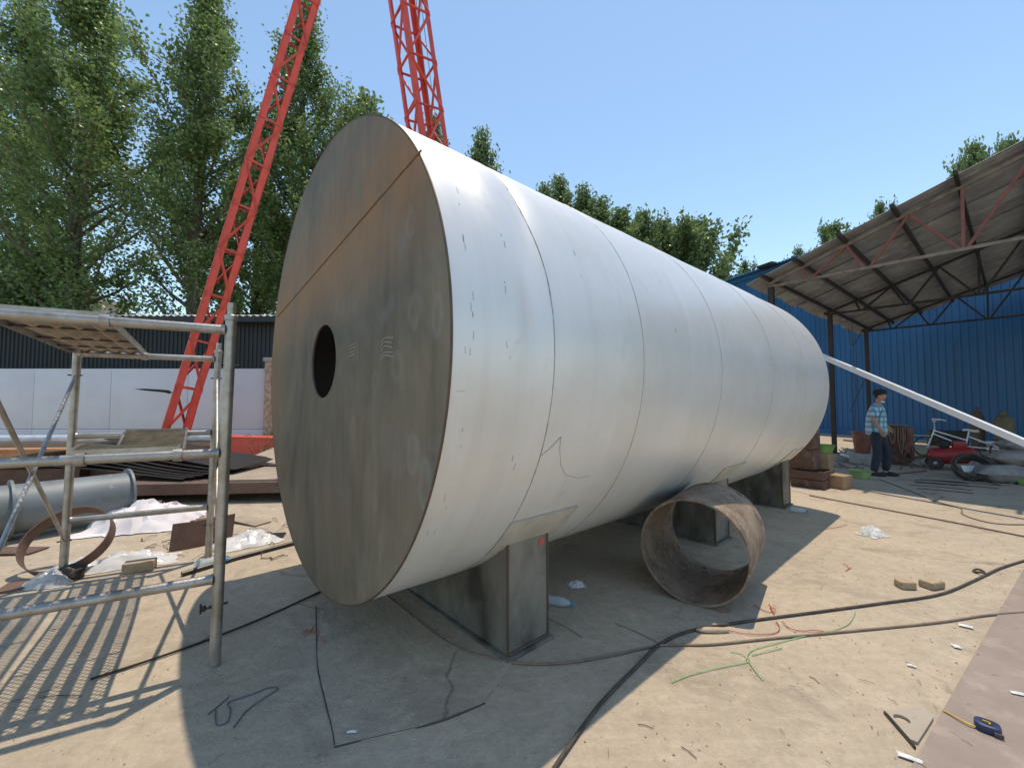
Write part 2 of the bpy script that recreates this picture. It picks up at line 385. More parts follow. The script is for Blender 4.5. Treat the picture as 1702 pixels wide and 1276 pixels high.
M['cyl'] = mat('rusty_gas_cylinder', (.10, .06, .045), .7, .1, (.16, .1, .07), 7)
M['olive'] = mat('olive_drum', (.17, .14, .08), .7)
M['skin'] = mat('skin', (.45, .26, .18), .6, spec=.3)
M['trouser'] = mat('navy_trousers', (.022, .028, .045), .9, 0, (.03, .036, .055), 8)
M['cap'] = mat('black_cap', (.012, .012, .018), .85)
M['shoe'] = mat('black_shoe', (.02, .02, .022), .6)
M['bottle'] = plastic_mat('clear_bottle', (.6, .7, .75), .55)
M['bluecap'] = mat('blue_cap', (.06, .35, .65), .4)
M['paper'] = mat('white_paper', (.74, .73, .72), .8)
M['debris'] = mat('dark_debris', (.10, .075, .055), .8, 0, (.2, .15, .1), 30)
M['stone'] = mat('stone_crumb', (.46, .36, .25), .9)
M['concrete'] = mat('grey_block', (.34, .33, .31), .9)

for k_ in ('bluewall', 'canopy', 'hoard', 'darkshed', 'red', 'tin'): tint(M[k_], {'hoard': .03, 'red': .14}.get(k_, .10))
# ================================================================== SETTING
s = 260
mb = MB(); mb.add([(-s,-s,0),(s,-s,0),(s,s,0),(-s,s,0)], [(0,1,2,3)])
g_ = struct(mb.build('ground', M['ground'], origin=(0,0,0))); g_['label'] = 'dusty tan concrete yard'

# thin steel sheets lying on the yard
def sheet(name, pts, mt, label, t=.006, cat='steel sheet'):
    mb = MB(); mb.prism([V((p.x, p.y, .0005)) for p in pts], t); return tag(mb.build(name, mt, sm=0), label, cat)
sheet('floor_sheet', [G(155,1131), G(345,1065), G(532,985), G(520,960), G(300,968), G(226,990)], M['ground'], 'thin dusty steel sheet on the ground beside the scaffold foot')
sheet('floor_sheet', [G(543,1000), G(524,1085), G(555,1242), G(680,1215), G(800,1171), V((.15,2.8,0)), V((.1,3.6,0)), V((-.7,3.4,0))], M['ground'], 'thin steel sheet lying in shade under the near end of the tank', .0055)
sheet('floor_sheet', [G(1702,946), G(1602,1120), G(1515,1276), V((1.2,1.25,0)), V((3.2,.2,0)), V((6.5,3.0,0))], M['mauve'], 'large mauve brown steel sheet on the ground at lower right', .007)

# ================================================================== TANK
TC = V((-1.239, 2.781, 1.775)); TA = V((.74398, .66821, 0)); TN = V((.66821, -.74398, 0)); TR, TL = 1.5, 6.43
def T(ax, lat, z): return V((TC.x, TC.y, 0))+TA*ax+TN*lat+V((0, 0, z))
def TS(ax, deg, r=TR):                                # point on the shell
    t = R_(deg); return T(ax, r*math.cos(t), TC.z+r*math.sin(t))
tank = thing('storage_tank', 'huge silver steel cylindrical tank lying on saddles with dark flat end plate', 'tank', (TC.x, TC.y, 0))
def dent(ax, deg):                                    # how far the shell is off round
    d = .0
    d -= .038*math.exp(-((ax-.56+.0035*(30-deg))/.08)**2)*math.exp(-((deg-24)/17)**2)
    d += .02*math.exp(-((ax-.33)/.13)**2)*math.exp(-((deg-26)/17)**2)
    d += .006*mn.noise(V((ax*1.1, deg*.028, 3.1)))+.003*mn.noise(V((ax*2.6, deg*.06, 8.1)))
    return d
cuts = [0, .604, 1.445, 2.66, 3.97, 5.2, TL]
for i in range(6):
    a0, a1 = cuts[i], cuts[i+1]
    if i: a0 += .0015
    if i < 5: a1 -= .0015
    nu, nv = (16 if i < 2 else 12), 180
    vs = []; uv = []
    for layer, dr in ((0, 0), (1, -.012)):
        for p in range(nu+1):
            ax = a0+(a1-a0)*p/nu
            for q in range(nv):
                deg = -180+360*q/nv; k = dent(ax, deg) if 0 < ax < TL else 0
                e = min(1, ax/.1)*min(1, (TL-ax)/.1) if i in (0, 5) else 1
                vs.append(TS(ax, deg, TR+dr+k*e)); uv.append((ax, deg/180*math.pi*TR))
    m = (nu+1)*nv; fs = []
    for layer in (0, 1):
        for p in range(nu):
            for q in range(nv):
                a = layer*m+p*nv+q; b = layer*m+p*nv+(q+1) % nv
                fs.append((a, b, b+nv, a+nv))
    for p in (0, nu):
        for q in range(nv):
            a = p*nv+q; b = p*nv+(q+1) % nv; fs.append((a, b, b+m, a+m))
    mb = MB(); mb.add(vs, fs); o = mb.build('shell_course', M['shell'], tank, 40)
    uvl = o.data.uv_layers.new(name='UVMap')
    for poly in o.data.polygons:
        us = [uv[o.data.loops[l].vertex_index] for l in poly.loop_indices]
        w = max(u[1] for u in us)-min(u[1] for u in us) > 4
        for l, u in zip(poly.loop_indices, us): uvl.data[l].uv = (u[0], u[1]+(2*math.pi*TR if (w and u[1] < 0) else 0))
for ax in cuts[1:-1]:
    pts = []; rr2 = []
    for q in range(361):
        deg = -180+q; pts.append(TS(ax+.0012*mn.noise(V((deg*.9, ax, 0))), deg, TR+dent(ax, deg)-.0015)); rr2.append(.0038+.0012*mn.noise(V((deg*2.3, ax, 4))))
    MB().path(pts, .004, 6, False, rr2).build('girth_weld', M['bead'], tank, 60)
# end plates: two plates butted along a weld, a manhole cut in the lower one
def wz(lat): return .141*lat+.693                     # height of the weld above the centre
HC, HR = (-.047, .005), .247
def end_region(upper):
    bm = bmesh.new(); n = 220; rim = []
    for k in range(n):
        t = 2*math.pi*k/n; x, z = (TR-.001)*math.cos(t), (TR-.001)*math.sin(t)
        if (z > wz(x)+.0015) if upper else (z < wz(x)-.0015): rim.append((t, x, z))
    b_ = 2*.141*.693; a_ = 1+.141**2; c_ = .693**2-(TR-.001)**2; sq = math.sqrt(b_*b_-4*a_*c_)
    for x in ((-b_+sq)/2/a_, (-b_-sq)/2/a_): rim.append((math.atan2(wz(x), x) % (2*math.pi), x, wz(x)+(.0008 if upper else -.0008)))
    ks = sorted(rim)
    if not upper:
        gap = max(range(len(ks)), key=lambda i: (ks[(i+1) % len(ks)][0]-ks[i][0]) % (2*math.pi)); ks = ks[gap+1:]+ks[:gap+1]
    return [(x, z) for _, x, z in ks]
def plate_mesh(pts, hole, ax, th, mt, name):
    bm = bmesh.new(); edges = []
    def loop(P):
        vs = [bm.verts.new((x, z, 0)) for x, z in P]
        return [bm.edges.new((vs[i], vs[(i+1) % len(vs)])) for i in range(len(vs))]
    edges += loop(pts)
    if hole: edges += loop([(HC[0]+HR*math.cos(2*math.pi*k/64), HC[1]+HR*math.sin(2*math.pi*k/64)) for k in range(64)])
    bmesh.ops.triangle_fill(bm, edges=edges, use_beauty=True)
    r = bmesh.ops.extrude_face_region(bm, geom=bm.faces[:])
    for q in r['geom']:
        if isinstance(q, bmesh.types.BMVert): q.co.z = 1
    bm.verts.ensure_lookup_table(); mb = MB()
    mb.add([T(ax-th*q.co.z, q.co.x, TC.z+q.co.y) for q in bm.verts], [[q.index for q in f.verts] for f in bm.faces]); bm.free()
    return mb.build(name, mt, tank, 30)
plate_mesh(end_region(True), False, .0, .012, M['endplate'], 'end_plate')['label'] = 'upper dark steel plate of the near tank end, rusty along its weld'
low = plate_mesh(end_region(False), True, .0, .012, M['endplate'], 'end_plate'); low['label'] = 'lower dark steel end plate with round manhole opening'
full = [((TR-.001)*math.cos(2*math.pi*k/160), (TR-.001)*math.sin(2*math.pi*k/160)) for k in range(160)]
plate_mesh(full, False, TL+.012, .012, M['endplate'], 'far_end_plate')
mb = MB()
for k in range(60):
    x0, x1 = -1.33+2.58*k/60, -1.33+2.58*(k+1)/60
    j = lambda x: wz(x)+.003*mn.noise(V((x*30, 1, 2)))
    mb.path([T(-.0125, x0, TC.z+j(x0)), T(-.0125, x1, TC.z+j(x1))], .0045+.0015*random.random(), 6)
mb.build('weld_seam', M['rustweld'], tank)
mb = MB(); mb.path([T(-.008, (TR+.001)*math.cos(2*math.pi*k/160), TC.z+(TR+.001)*math.sin(2*math.pi*k/160)) for k in range(161)], .006, 6)
mb.build('rim_weld', M['weld'], tank)
mb = MB()                                              # chalk strokes by the manhole
for k in range(5): mb.path(spline([T(-.0135, .82+.05*random.random(), TC.z+.035-.024*k), T(-.0135, .90, TC.z+.05-.024*k+.012*random.random()), T(-.0135, .96+.05*random.random(), TC.z+.045-.024*k)], 3), .0012, 4)
for k in range(4): mb.path([T(-.0145, .44, TC.z+.06-.02*k), T(-.0145, .52, TC.z+.066-.02*k)], .0014, 4)
mb.build('chalk_strokes', M['chalk'], low)
# scratches and drawn lines on the shell
def shell_line(name, pts, r=.0022, mt=M['mark']):
    mb = MB(); mb.path([TS(a, d, TR+dent(a, d)+.0012) for a, d in pts], r, 5); return mb.build(name, mt, tank)
shell_line('marking_line', [(.60,-21.5),(.66,-20),(.727,-17.6)])
shell_line('marking_line', [(.727,-17.6),(.74,-20),(.79,-24),(.87,-27),(1.0,-28.5),(1.113,-28.5)], .0013)
mb = MB()
for a, d, n in [(.09,14,5),(.10,3,7),(.075,-2,5),(.08,-16,6),(.12,24,4),(.28,8,3),(.32,20,3),(.9,18,3),(1.9,9,2),(.10,-30,3),(.07,-33,3),(.42,-22,3),(.3,-4,3)]:
    for _ in range((n+1)//2):
        aa, dd = a+random.gauss(0,.012), d+random.gauss(0,2.2); L = random.uniform(.3, 1.6)
        w = random.gauss(0,.002)
        mb.path([TS(aa, dd, TR+dent(aa,dd)+.0006), TS(aa+w, dd+L*.5, TR+dent(aa+w,dd+L*.5)+.0006), TS(aa+w*.6, dd+L, TR+dent(aa+w*.6,dd+L)+.0006)], random.uniform(.0006,.0014), 4)
stuff(mb.build('scratch_marks', M['mark'], tank))
# saddles
def saddle(a0, a1, pad, red):
    lo, t = .03, .014
    h = lambda l: TC.z-math.sqrt((TR-.004)**2-l*l)
    lat0 = -1.02; lat1 = 1.02
    sd = MB()                                         # base plate
    sd.prism([T(a0-.03,lat0-.03,.002), T(a1+.03,lat0-.03,.002), T(a1+.03,lat1+.03,.002), T(a0-.03,lat1+.03,.002)], .022)
    base = sd.build('saddle_base', M['saddle'], tank, 0)
    n = 40
    for ax in (a0, a1-t):                              # webs cut to the curve
        ls = [lat0+t+(lat1-lat0-2*t)*k/n for k in range(n+1)]
        vs = []; fs = []
        for l in ls: vs += [T(ax,l,.024), T(ax,l,h(l)), T(ax+t,l,.024), T(ax+t,l,h(l))]
        for k in range(n):
            a, b = 4*k, 4*k+4; fs += [(a,b,b+1,a+1), (a+2,a+3,b+3,b+2), (a+1,b+1,b+3,a+3), (a,a+2,b+2,b)]
        fs += [(0,1,3,2), (4*n,4*n+2,4*n+3,4*n+1)]
        MB().add(vs, fs).build('saddle_web', M['saddle'], tank, 0)
    for lt in (lat0, lat1-t):                          # closing plates
        mb = MB(); top = h(max(abs(lt), abs(lt+t)))
        mb.prism([T(a0-.006,lt,.024), T(a1+.006,lt,.024), T(a1+.006,lt+t,.024), T(a0-.006,lt+t,.024)], top-.02)
        o = mb.build('saddle_side', M['saddle'], tank, 0)
    mb = MB()
    for ax in (a0-.004, a1+.004): mb.path([T(ax, lat1, .03), T(ax, lat1, h(lat1)-.02)], .009, 6)
    mb.path([T(a0, lat1+.004, .03), T(a1, lat1+.004, .03)], .009, 6)
    mb.build('weld_seam', M['weld'], tank)
    for sgn in (1, -1):                                # wrapper pad
        mb = MB(); mb.grid(lambda u, v: TS(a0-.13+(a1-a0+.24)*u, sgn*1.0*(-50+12.0*v) if sgn == 1 else 180+50-12.0*v, TR+.010), 10, 6, .008)
        mb.build('wear_pad', M['pad'], tank, 30)
        if sgn == 1:
            c = [(-.13,-50),(a1-a0+.11,-50),(a1-a0+.11,-38),(-.13,-38)]
            pts = []
            for k in range(4):
                p, q = c[k], c[(k+1) % 4]
                pts += [TS(a0+p[0]+(q[0]-p[0])*j/8, p[1]+(q[1]-p[1])*j/8, TR+.008) for j in range(8)]
            MB().path(pts+[pts[0]], .0022, 5).build('pad_weld', M['bead'], tank)
    if red:
        p = T(a1-.05, lat1+.002, h(lat1)-.06)
        MB().prism([p+TA*x+V((0,0,z)) for x, z in ((-.02,-.02),(.02,-.016),(.024,.02),(-.012,.024),(-.026,.005))], .001, TN).build('red_paint_mark', M['redtie'], tank, 0)
saddle(.72, 1.05, True, True); saddle(3.63, 3.97, True, False); saddle(5.92, 6.25, True, False)

# ================================================================== RUSTY PIPE RING
ra = .648; RA = V((math.sin(ra), math.cos(ra), 0)); RC = V((1.342, 3.16, .389)); RR, RL, RT = .389, .80, .016
ring = thing('pipe_ring', 'short rusty steel pipe section lying open ended beside the tank', 'pipe', (RC.x+RA.x*RL/2, RC.y+RA.y*RL/2, 0))
def ringpt(r, t, h): x, y, z = basis(RA); return RC+x*math.cos(t)*r+y*math.sin(t)*r+RA*h
mb = MB(); n = 96; prof = [(RR-RT, 0), (RR-.002, 0), (RR, .003)]+[(RR, RL*k/8) for k in range(1, 8)]+[(RR, RL), (RR-RT, RL)]+[(RR-RT, RL*k/8) for k in range(7, 0, -1)]
mb.lathe(prof, n, RC, RA, closed=True)
mb.build('pipe_wall', M['rustring'], ring, 35)
for k in range(9):                                     # burnt slots along the back edge
    t = k*2*math.pi/9+.3
    mb = MB(); c = ringpt(RR-RT/2, t, RL-.07); x, y, z = basis(RA); tg = (-x*math.sin(t)+y*math.cos(t)); rd = (x*math.cos(t)+y*math.sin(t))
    pts = [c+tg*.026*math.cos(q)+RA*.012*math.sin(q)-rd*(RT/2+.0015) for q in [2*math.pi*j/10 for j in range(10)]]
    mb.prism(pts, RT+.003, rd); mb.build('burnt_slot', M['dark'], ring, 0)

# ================================================================== SCAFFOLD
SA, SB, SC, SD = V((-1.70,2.45,0)), V((-2.57,1.96,0)), V((-2.94,4.1,0)), V((-3.83,3.62,0))
scaf = thing('scaffold_tower', 'galvanised tube scaffold tower standing left of the tank end', 'scaffold', (SA+SB+SC+SD)/4)
H1, H2, H3 = .49, 1.21, 1.93
lean = V((.035, .0, 0))
def up(p, z): return V((p.x, p.y, z))+lean*(z/2)
def fr_post(p, top):
    o = MB().path([up(p, .0), up(p, top)], .029, 16).build('post', M['galv'], scaf)
    MB().path([up(p, top-.002), up(p, top+.07)], .022, 12).build('spigot', M['galv'], o)
    MB().lathe([(.031, 0), (.034, .004), (.034, .03), (.031, .034)], 16, up(p, top-.036)).build('collar', M['galv'], o)
for p in (SA, SB, SC, SD): fr_post(p, 2.02)
for p, q in ((SA, SB), (SC, SD)):
    for z in (H1, H2, H3):
        d = (q-p).normalized()*.026
        o = MB().tube(up(p, z)+d, up(q, z)-d, .027 if z != H2 else .026, 16).build('rung', M['galv'], scaf)
        w = MB()
        for e, sg in ((p, 1), (q, -1)): w.lathe([(.032, 0), (.029, .012)], 14, up(e, z)+d*sg*1.05, d*sg)
        w.build('weld', M['galv'], o)
def brace(p, z0, q, z1):
    o = MB().tube(up(p, z0), up(q, z1), .0135, 10).build('cross_brace', M['galv'], scaf)
    for e, z in ((p, z0), (q, z1)):
        dd = ((q-p) if e is p else (p-q)).normalized(); s_ = V((dd.y, -dd.x, 0))
        MB().tube(up(e, z)-s_*.04, up(e, z)+s_*.05, .006, 8).build('lock_pin', M['darksteel'], o)
brace(SD, 1.74, SB, .34); brace(SD, .32, SB, 1.72); brace(SC, 1.74, SA, .34); brace(SC, .32, SA, 1.72)
# wing bolt on the near post
mb = MB(); b0 = up(SA, .33); mb.tube(b0, b0+V((-.075,-.03,0)), .006, 8)
mb.box(b0+V((-.075,-.03,.0)), (.008,.012,.055), bev=.003); mb.box(b0+V((-.06,-.024,.0)), (.014,.02,.03), bev=.004)
mb.build('wing_bolt', M['darksteel'], scaf)
def rungpt(p, q, s_, z): return up(p+(q-p)*s_, z)
def plank(name, s0, s1, z, sag, label, ribs):
    top = z+.03
    f0, f1, r0, r1 = rungpt(SA,SB,s0,0), rungpt(SA,SB,s1,0), rungpt(SC,SD,s0,0), rungpt(SC,SD,s1,0)
    def P(u, v, dz=0):                                 # u across, v along
        a = f0.lerp(f1, u); b = r0.lerp(r1, u); p = a.lerp(b, v)
        return V((p.x, p.y, top+dz+sag(u, v)))
    t = thing(name, label, 'scaffold plank', P(.5,.5)-V((0,0,.02)), 'mesh planks on the scaffold')
    W = (f1-f0).length; L = (r0-f0).length
    for u in (.0, 1.0):
        mb = MB(); mb.grid(lambda a, b: P(abs(u-.018)*0+(u if u == 0 else 1)-(.03*a if u else -.03*a), b, .02-.045*0), 1, 14, .005)
        mb.grid(lambda a, b: P(u, b, .02-.045*a), 1, 14, .004)
        mb.build('side_rail', M['galv'], t, 30)
    for v in (0, 1): MB().bar(P(0,v,.002), P(1,v,.002), .03, .03).build('end_rail', M['galv'], t, 0)
    for k in range(1, ribs+1):
        u = k/(ribs+1)
        mb = MB(); mb.grid(lambda a, b: P(u-.055+.11*a, b, .004-.014*math.sin(math.pi*a)), 4, 14, .003); mb.build('stiffener', M['mesh'], t, 30)
    for v in (.28, .55, .8): MB().path([P(k/6, v, -.004) for k in range(7)], .008, 6).build('cross_rod', M['darksteel'], t)
    mb = MB(); cell = .034; n = int((W+L)/cell)
    for dr in (1, -1):
        for k in range(n):
            c = k*cell-(W if dr == 1 else 0)
            # line y = c + dr*x in metres, x across in [0,W], y along in [0,L]
            x0, x1 = 0.0, W
            ya, yb = c+dr*x0, c+dr*x1
            if dr == 1: x0 = max(x0, -c); x1 = min(x1, L-c)
            else: x0 = max(x0, c-L); x1 = min(x1, c)
            if x1-x0 < .02: continue
            m = max(2, int((x1-x0)/.09))
            pts = [P((x0+(x1-x0)*j/m)/W, (c+dr*(x0+(x1-x0)*j/m))/L, .016+.0012*dr) for j in range(m+1)]
            mb.path(pts, .0035, 3, False)
    stuff(mb.build('mesh_deck', M['mesh'], t, 0))
    for u in (.06, .94):
        for v, (p, q) in ((0, (SA, SB)), (1, (SC, SD))):
            c = rungpt(p, q, s0+(s1-s0)*u, z); dd = (q-p).normalized()
            MB().lathe([(.0285, -.02), (.036, -.02), (.036, .02), (.0285, .02)], 14, c, dd, caps=False).build('hook', M['galv'], t)
    return t
plank('scaffold_plank', .52, 1.02, H3, lambda u, v: 0, 'straight ribbed mesh plank laid on the top rungs of the scaffold', 4)
plank('scaffold_plank', .19, .64, H2, lambda u, v: -.10*math.sin(math.pi*v)**1.3+.055*math.sin(math.pi*v*2)*u, 'sagging bent mesh plank laid on the middle rungs of the scaffold', 4)

# ================================================================== LATTICE MASTS
def mast(label, base, top, w, d, face, nseg, cw, offs=(1,1)):
    base, top = V(base), V(top); ax = (top-base).normalized(); x = V(face); x = (x-ax*x.dot(ax)).normalized(); y = ax.cross(x)
    t = thing('lattice_mast', label, 'crane mast', base, 'red lattice crane masts')
    L = (top-base).length
    cs = [(-w/2,-d/2),(w/2,-d/2),(w/2,d/2),(-w/2,d/2)]
    pt = lambda c, h: base+x*c[0]+y*c[1]+ax*h
    for i, c in enumerate(cs):
        mb = MB(); sx, sy = (-1 if c[0] > 0 else 1), (-1 if c[1] > 0 else 1)
        for a, b, ww, hh in ((sx*cw/2, 0, cw, .012), (0, sy*cw/2, .012, cw)):
            p0, p1 = pt(c, 0)+x*a+y*b, pt(c, L)+x*a+y*b
            mb.bar(p0, p1, ww if ww > hh else .012, hh if hh > ww else .012, up=y)
        mb.build('chord', M['red'], t, 0)
    for k in range(nseg):
        h0, h1 = L*k/nseg, L*(k+1)/nseg
        for i in range(4):
            a, b = cs[i], cs[(i+1) % 4]
            if k % 2: a, b = b, a
            MB().bar(pt(a, h0+.04), pt(b, h1-.04), .065, .05, up=x+y*.3).build('lacing_bar', M['red'], t, 0)
            MB().bar(pt(cs[i], h0), pt(cs[(i+1) % 4], h0), .06, .05, up=ax).build('batten', M['red'], t, 0)
    MB().prism([base+x*a*.75*w+y*b*.75*d-ax*.03 for a, b in ((-1,-1),(1,-1),(1,1),(-1,1))], .03, ax).build('foot_plate', M['red'], t, 0)
    return t
b1 = At(290, 722, 11.3); b1.z = .62
mast('red lattice crane mast leaning right in front of the left poplars', b1, At(623, -367, 12.2), .56, .36, (.77, .63, 0), 16, .15)
mast('red lattice crane mast rising behind the tank top', V((-1.38, 14.2, .03)), At(625, -367, 13.0), .95, .95, (.80, .6, 0), 14, .16)
# hoist ropes inside the second mast
t = thing('hoist_rope', 'thin steel hoist ropes hanging beside the mast behind the tank', 'rope', (-1.6, 13.6, 0))
for dx in (.0, .14): MB().path([V((-1.38+dx, 14.0, .02)), At(655+dx*60, -300, 12.8)], .012, 6).build('rope_strand', M['cablegrey'], t)
# red base beam of the derrick
bm_ = thing('red_beam', 'long red painted box beam on the ground behind the plate stacks', 'steel beam', At(365, 745, 11.2)-V((0,0,0)))
bm_.location.z = 0
pA, pB = V((-9.9, 11.6, .36)), V((-5.6, 10.6, .36))
MB().bar(pA, pB, .5, .5).build('web_box', M['red'], bm_, 0)
MB().bar(pA+V((0,0,.262)), pB+V((0,0,.262)), .58, .02).build('top_flange', M['red'], bm_, 0)
MB().bar(pA-V((0,0,.262)), pB-V((0,0,.262)), .58, .02).build('bottom_flange', M['red'], bm_, 0)
for k in range(3): MB().box(pA.lerp(pB, .12+.38*k)-V((0,0,.316)), (.2,.7,.086)).build('packing_block', M['wood'], bm_, 0)

# ================================================================== LEFT BACKGROUND
hd = thing('white_hoarding', 'white panel hoarding wall behind the yard on the left', 'hoarding', (-14, 14.0, 0))
x0 = -30; yw = 13.2; xe = (441-851)/691.9*yw
k = 0; x = xe
while x > x0:
    xa = x-2.44
    MB().box(((x+xa)/2, yw, 1.63), (2.428, .05, 1.90), bev=.004).build('panel', M['hoard'], hd)
    MB().box(((x+xa)/2, yw-.004, .345), (2.432, .05, .65), bev=.004).build('skirting_panel', M['hoard'], hd)
    MB().box((xa, yw+.08, 1.29), (.08, .08, 2.58)).build('post', M['darksteel'], hd, 0)
    x = xa
c = At(262, 651, yw-.031)
MB().prism([c+V((a, 0, b)) for a, b in ((-.75,.09),(-.4,.10),(.1,.07),(.36,.05),(.47,-.03),(.36,-.06),(.2,-.02),(-.2,.02),(-.5,.05))], .006, (0,1,0)).build('black_smear', M['dark'], hd, 0)
bp = thing('brick_pillar', 'old brick gate pillar at the end of the white hoarding', 'pillar', (xe+.28, yw+.1, 0))
MB().box((xe+.26, yw+.1, 1.4), (.46, .46, 2.8), bev=.01).build('shaft', M['brickp'], bp)
MB().box((xe+.26, yw+.1, 2.86), (.54, .54, .12), bev=.02).build('cap_stone', M['concrete'], bp)
sh = thing('dark_shed', 'long dark blue shed with pale tin eaves under the poplars', 'shed', (-16, 18, 0))
yS = 17.0; xl, xr = -34, -6.5
nb = 20
for k in range(nb):
    a = xl+(xr-xl)*k/nb; b = xl+(xr-xl)*(k+1)/nb
    mb = MB(); prof = []
    m = 8
    for j in range(m): 
        u0 = a+(b-a)*j/m; st = (b-a)/m
        prof += [(u0, 0), (u0+st*.5, 0), (u0+st*.6, -.035), (u0+st*.9, -.035)]
    prof.append((b, 0))
    vs = []; fs = []
    for px, py in prof: vs += [V((px, yS+py, .0)), V((px, yS+py, 5.0))]
    for i in range(len(prof)-1): fs.append((2*i, 2*i+2, 2*i+3, 2*i+1))
    mb.add(vs, fs).build('wall_panel', M['darkshed'], sh, 0)
MB().box(((xl+xr)/2, yS+1.3, 2.5), (xr-xl, 2.5, 4.98)).build('core', M['darkshed'], sh, 0)
for k in range(nb):
    a = xl+(xr-xl)*k/nb; b = xl+(xr-xl)*(k+1)/nb-.02
    mb = MB(); mb.grid(lambda u, v: V((a+(b-a)*u, yS-.55+3.3*v, 4.98+.5*v+.03*math.sin(u*math.pi*10))), 20, 1, .02); mb.build('roof_sheet', M['tin'], sh, 0)
MB().box(((xl+xr)/2, yS-.5, 4.83), (xr-xl, .08, .22)).build('eave_trim', M['darkshed'], sh, 0)
pb = thing('pale_building', 'pale rendered house behind the trees at the far left edge', 'house', (-33, 26, 0))
MB().box((-36, 28, 4.4), (12, 8, 8.8)).build('wall', M['paleb'], pb, 0)
MB().box((-36, 28, 8.95), (12.6, 8.6, .3)).build('roof_slab', M['tin'], pb, 0)
for xx in (-39.5, -36, -32.5):
    for z in (3.0, 6.4):
        o = MB().box((xx, 23.97, z), (1.5, .1, 1.5)).build('window', M['white'], pb, 0)
        MB().box((xx, 23.91, z), (1.3, .03, 1.3)).build('pane', M['glass'], o, 0)

# steel stock on the left
def slab(name, poly, z, t, mt, label, cat='steel plate', parent=None):
    return tag(MB().prism([V((p.x, p.y, z)) for p in poly], t).build(name, mt, sm=0), label, cat)
def quad_at(c, ang, w, d):
    c = V(c); a = V((math.cos(ang), math.sin(ang), 0)); b = V((-a.y, a.x, 0)); return [c+a*w/2*i+b*d/2*j for i, j in ((-1,-1),(1,-1),(1,1),(-1,1))]
slab('steel_plate', quad_at((-4.3, 7.05, 0), .10, 3.6, 1.5), .14, .16, M['brownpl'], 'thick brown steel plate, lowest of the stack beside the tank')
slab('steel_plate', quad_at((-3.7, 7.2, 0), .10, 1.9, 1.5), .302, .03, M['plate'], 'dusty tan steel sheet lying on the thick brown plate')
t = thing('packing_timber', 'timber packing under the thick brown plate beside the tank', 'timber', (-4.6,7.1,0))
for k in (-1.3, 0, 1.3): MB().box((-4.6+k, 7.1+k*.12, .07), (.14, 1.3, .136)).build('block', M['wood'], t, 0)
mb = MB(); mb.grid(lambda u, v: V((-5.0+2.1*u, 7.75+1.2*v-.2*u, .338+.05*(1-u)+.16*v*(1-u)+.05*math.sin(u*5+1)*(1-u))), 14, 6, .006)
tag(mb.build('steel_plate', M['plate']), 'tan bent sheet with lifted edge on the stack behind the scaffold', 'steel plate')
# fan of black sheets
for k in range(7):
    r = random.Random(k); a = .06*k-.10
    mb = MB(); z0 = .36+.045*k
    def fn(u, v, a=a, z0=z0, k=k):
        x = -7.55+.13*k+2.55*u-.05*k*u; y = 6.72+.95*v+.05*k-.30*u*(1-v)+a*(u-.4)*.8
        return V((x, y, .345+.012*k+(.16+.055*k)*(1-u)**1.3+.05*math.sin(u*3.1+k*.7)*u*(1-u)*2+.02*v))
    mb.grid(fn, 14, 5, .005)
    words = ['lowest', 'second lowest', 'third lowest', 'middle', 'third highest', 'second highest', 'topmost'][k]
    tag(mb.build('black_sheet', M['blacksteel']), words+' black steel sheet of the fanned pile behind the scaffold', 'steel sheet', 'fanned black steel sheets')
tag(MB().box((-6.9, 8.1, .17), (3.4, 1.7, .336), Matrix.Rotation(.05, 3, 'Z')).build('plate_stack', M['brownpl'], sm=0), 'solid brown stack of plates under the fanned black sheets', 'steel stack')
mb = MB(); mb.grid(lambda u, v: V((-10.4+3.0*u, 6.5+1.7*v, .33+.42*u*(1-.2*v)-.06*math.sin(u*3))), 10, 4, .008)
tag(mb.build('steel_plate', M['plate']), 'tan steel sheet sloping up behind the grey flanged pipe', 'steel plate')
tag(MB().box((-8.6, 7.5, .2), (2.6, 1.2, .4), Matrix.Rotation(.1, 3, 'Z')).build('plate_stack', M['brownpl'], sm=0), 'brown plate stack behind the grey flanged pipe', 'steel stack')
tag(MB().tube((-16, 9.9, .62), (-7.6, 10.6, .62), .09, 16).build('long_pipe', M['paleblue']), 'long pale blue pipe lying on the orange beam', 'pipe')
o = thing('orange_beam', 'long faded orange beam lying behind the scaffold', 'steel beam', (-11.5, 9.7, 0))
MB().bar((-16, 9.6, .40), (-7.9, 10.3, .40), .3, .03).build('flange', M['orange'], o, 0)
MB().bar((-16, 9.6, .2), (-7.9, 10.3, .2), .02, .37).build('web', M['orange'], o, 0)
MB().bar((-16, 9.6, .012), (-7.9, 10.3, .012), .3, .02).build('flange', M['orange'], o, 0)
tag(MB().bar((-16, 9.86, .47), (-7.6, 10.56, .47), .08, .1).build('packing_strip', M['wood'], sm=0), 'timber strip between orange beam and pale blue pipe', 'timber')
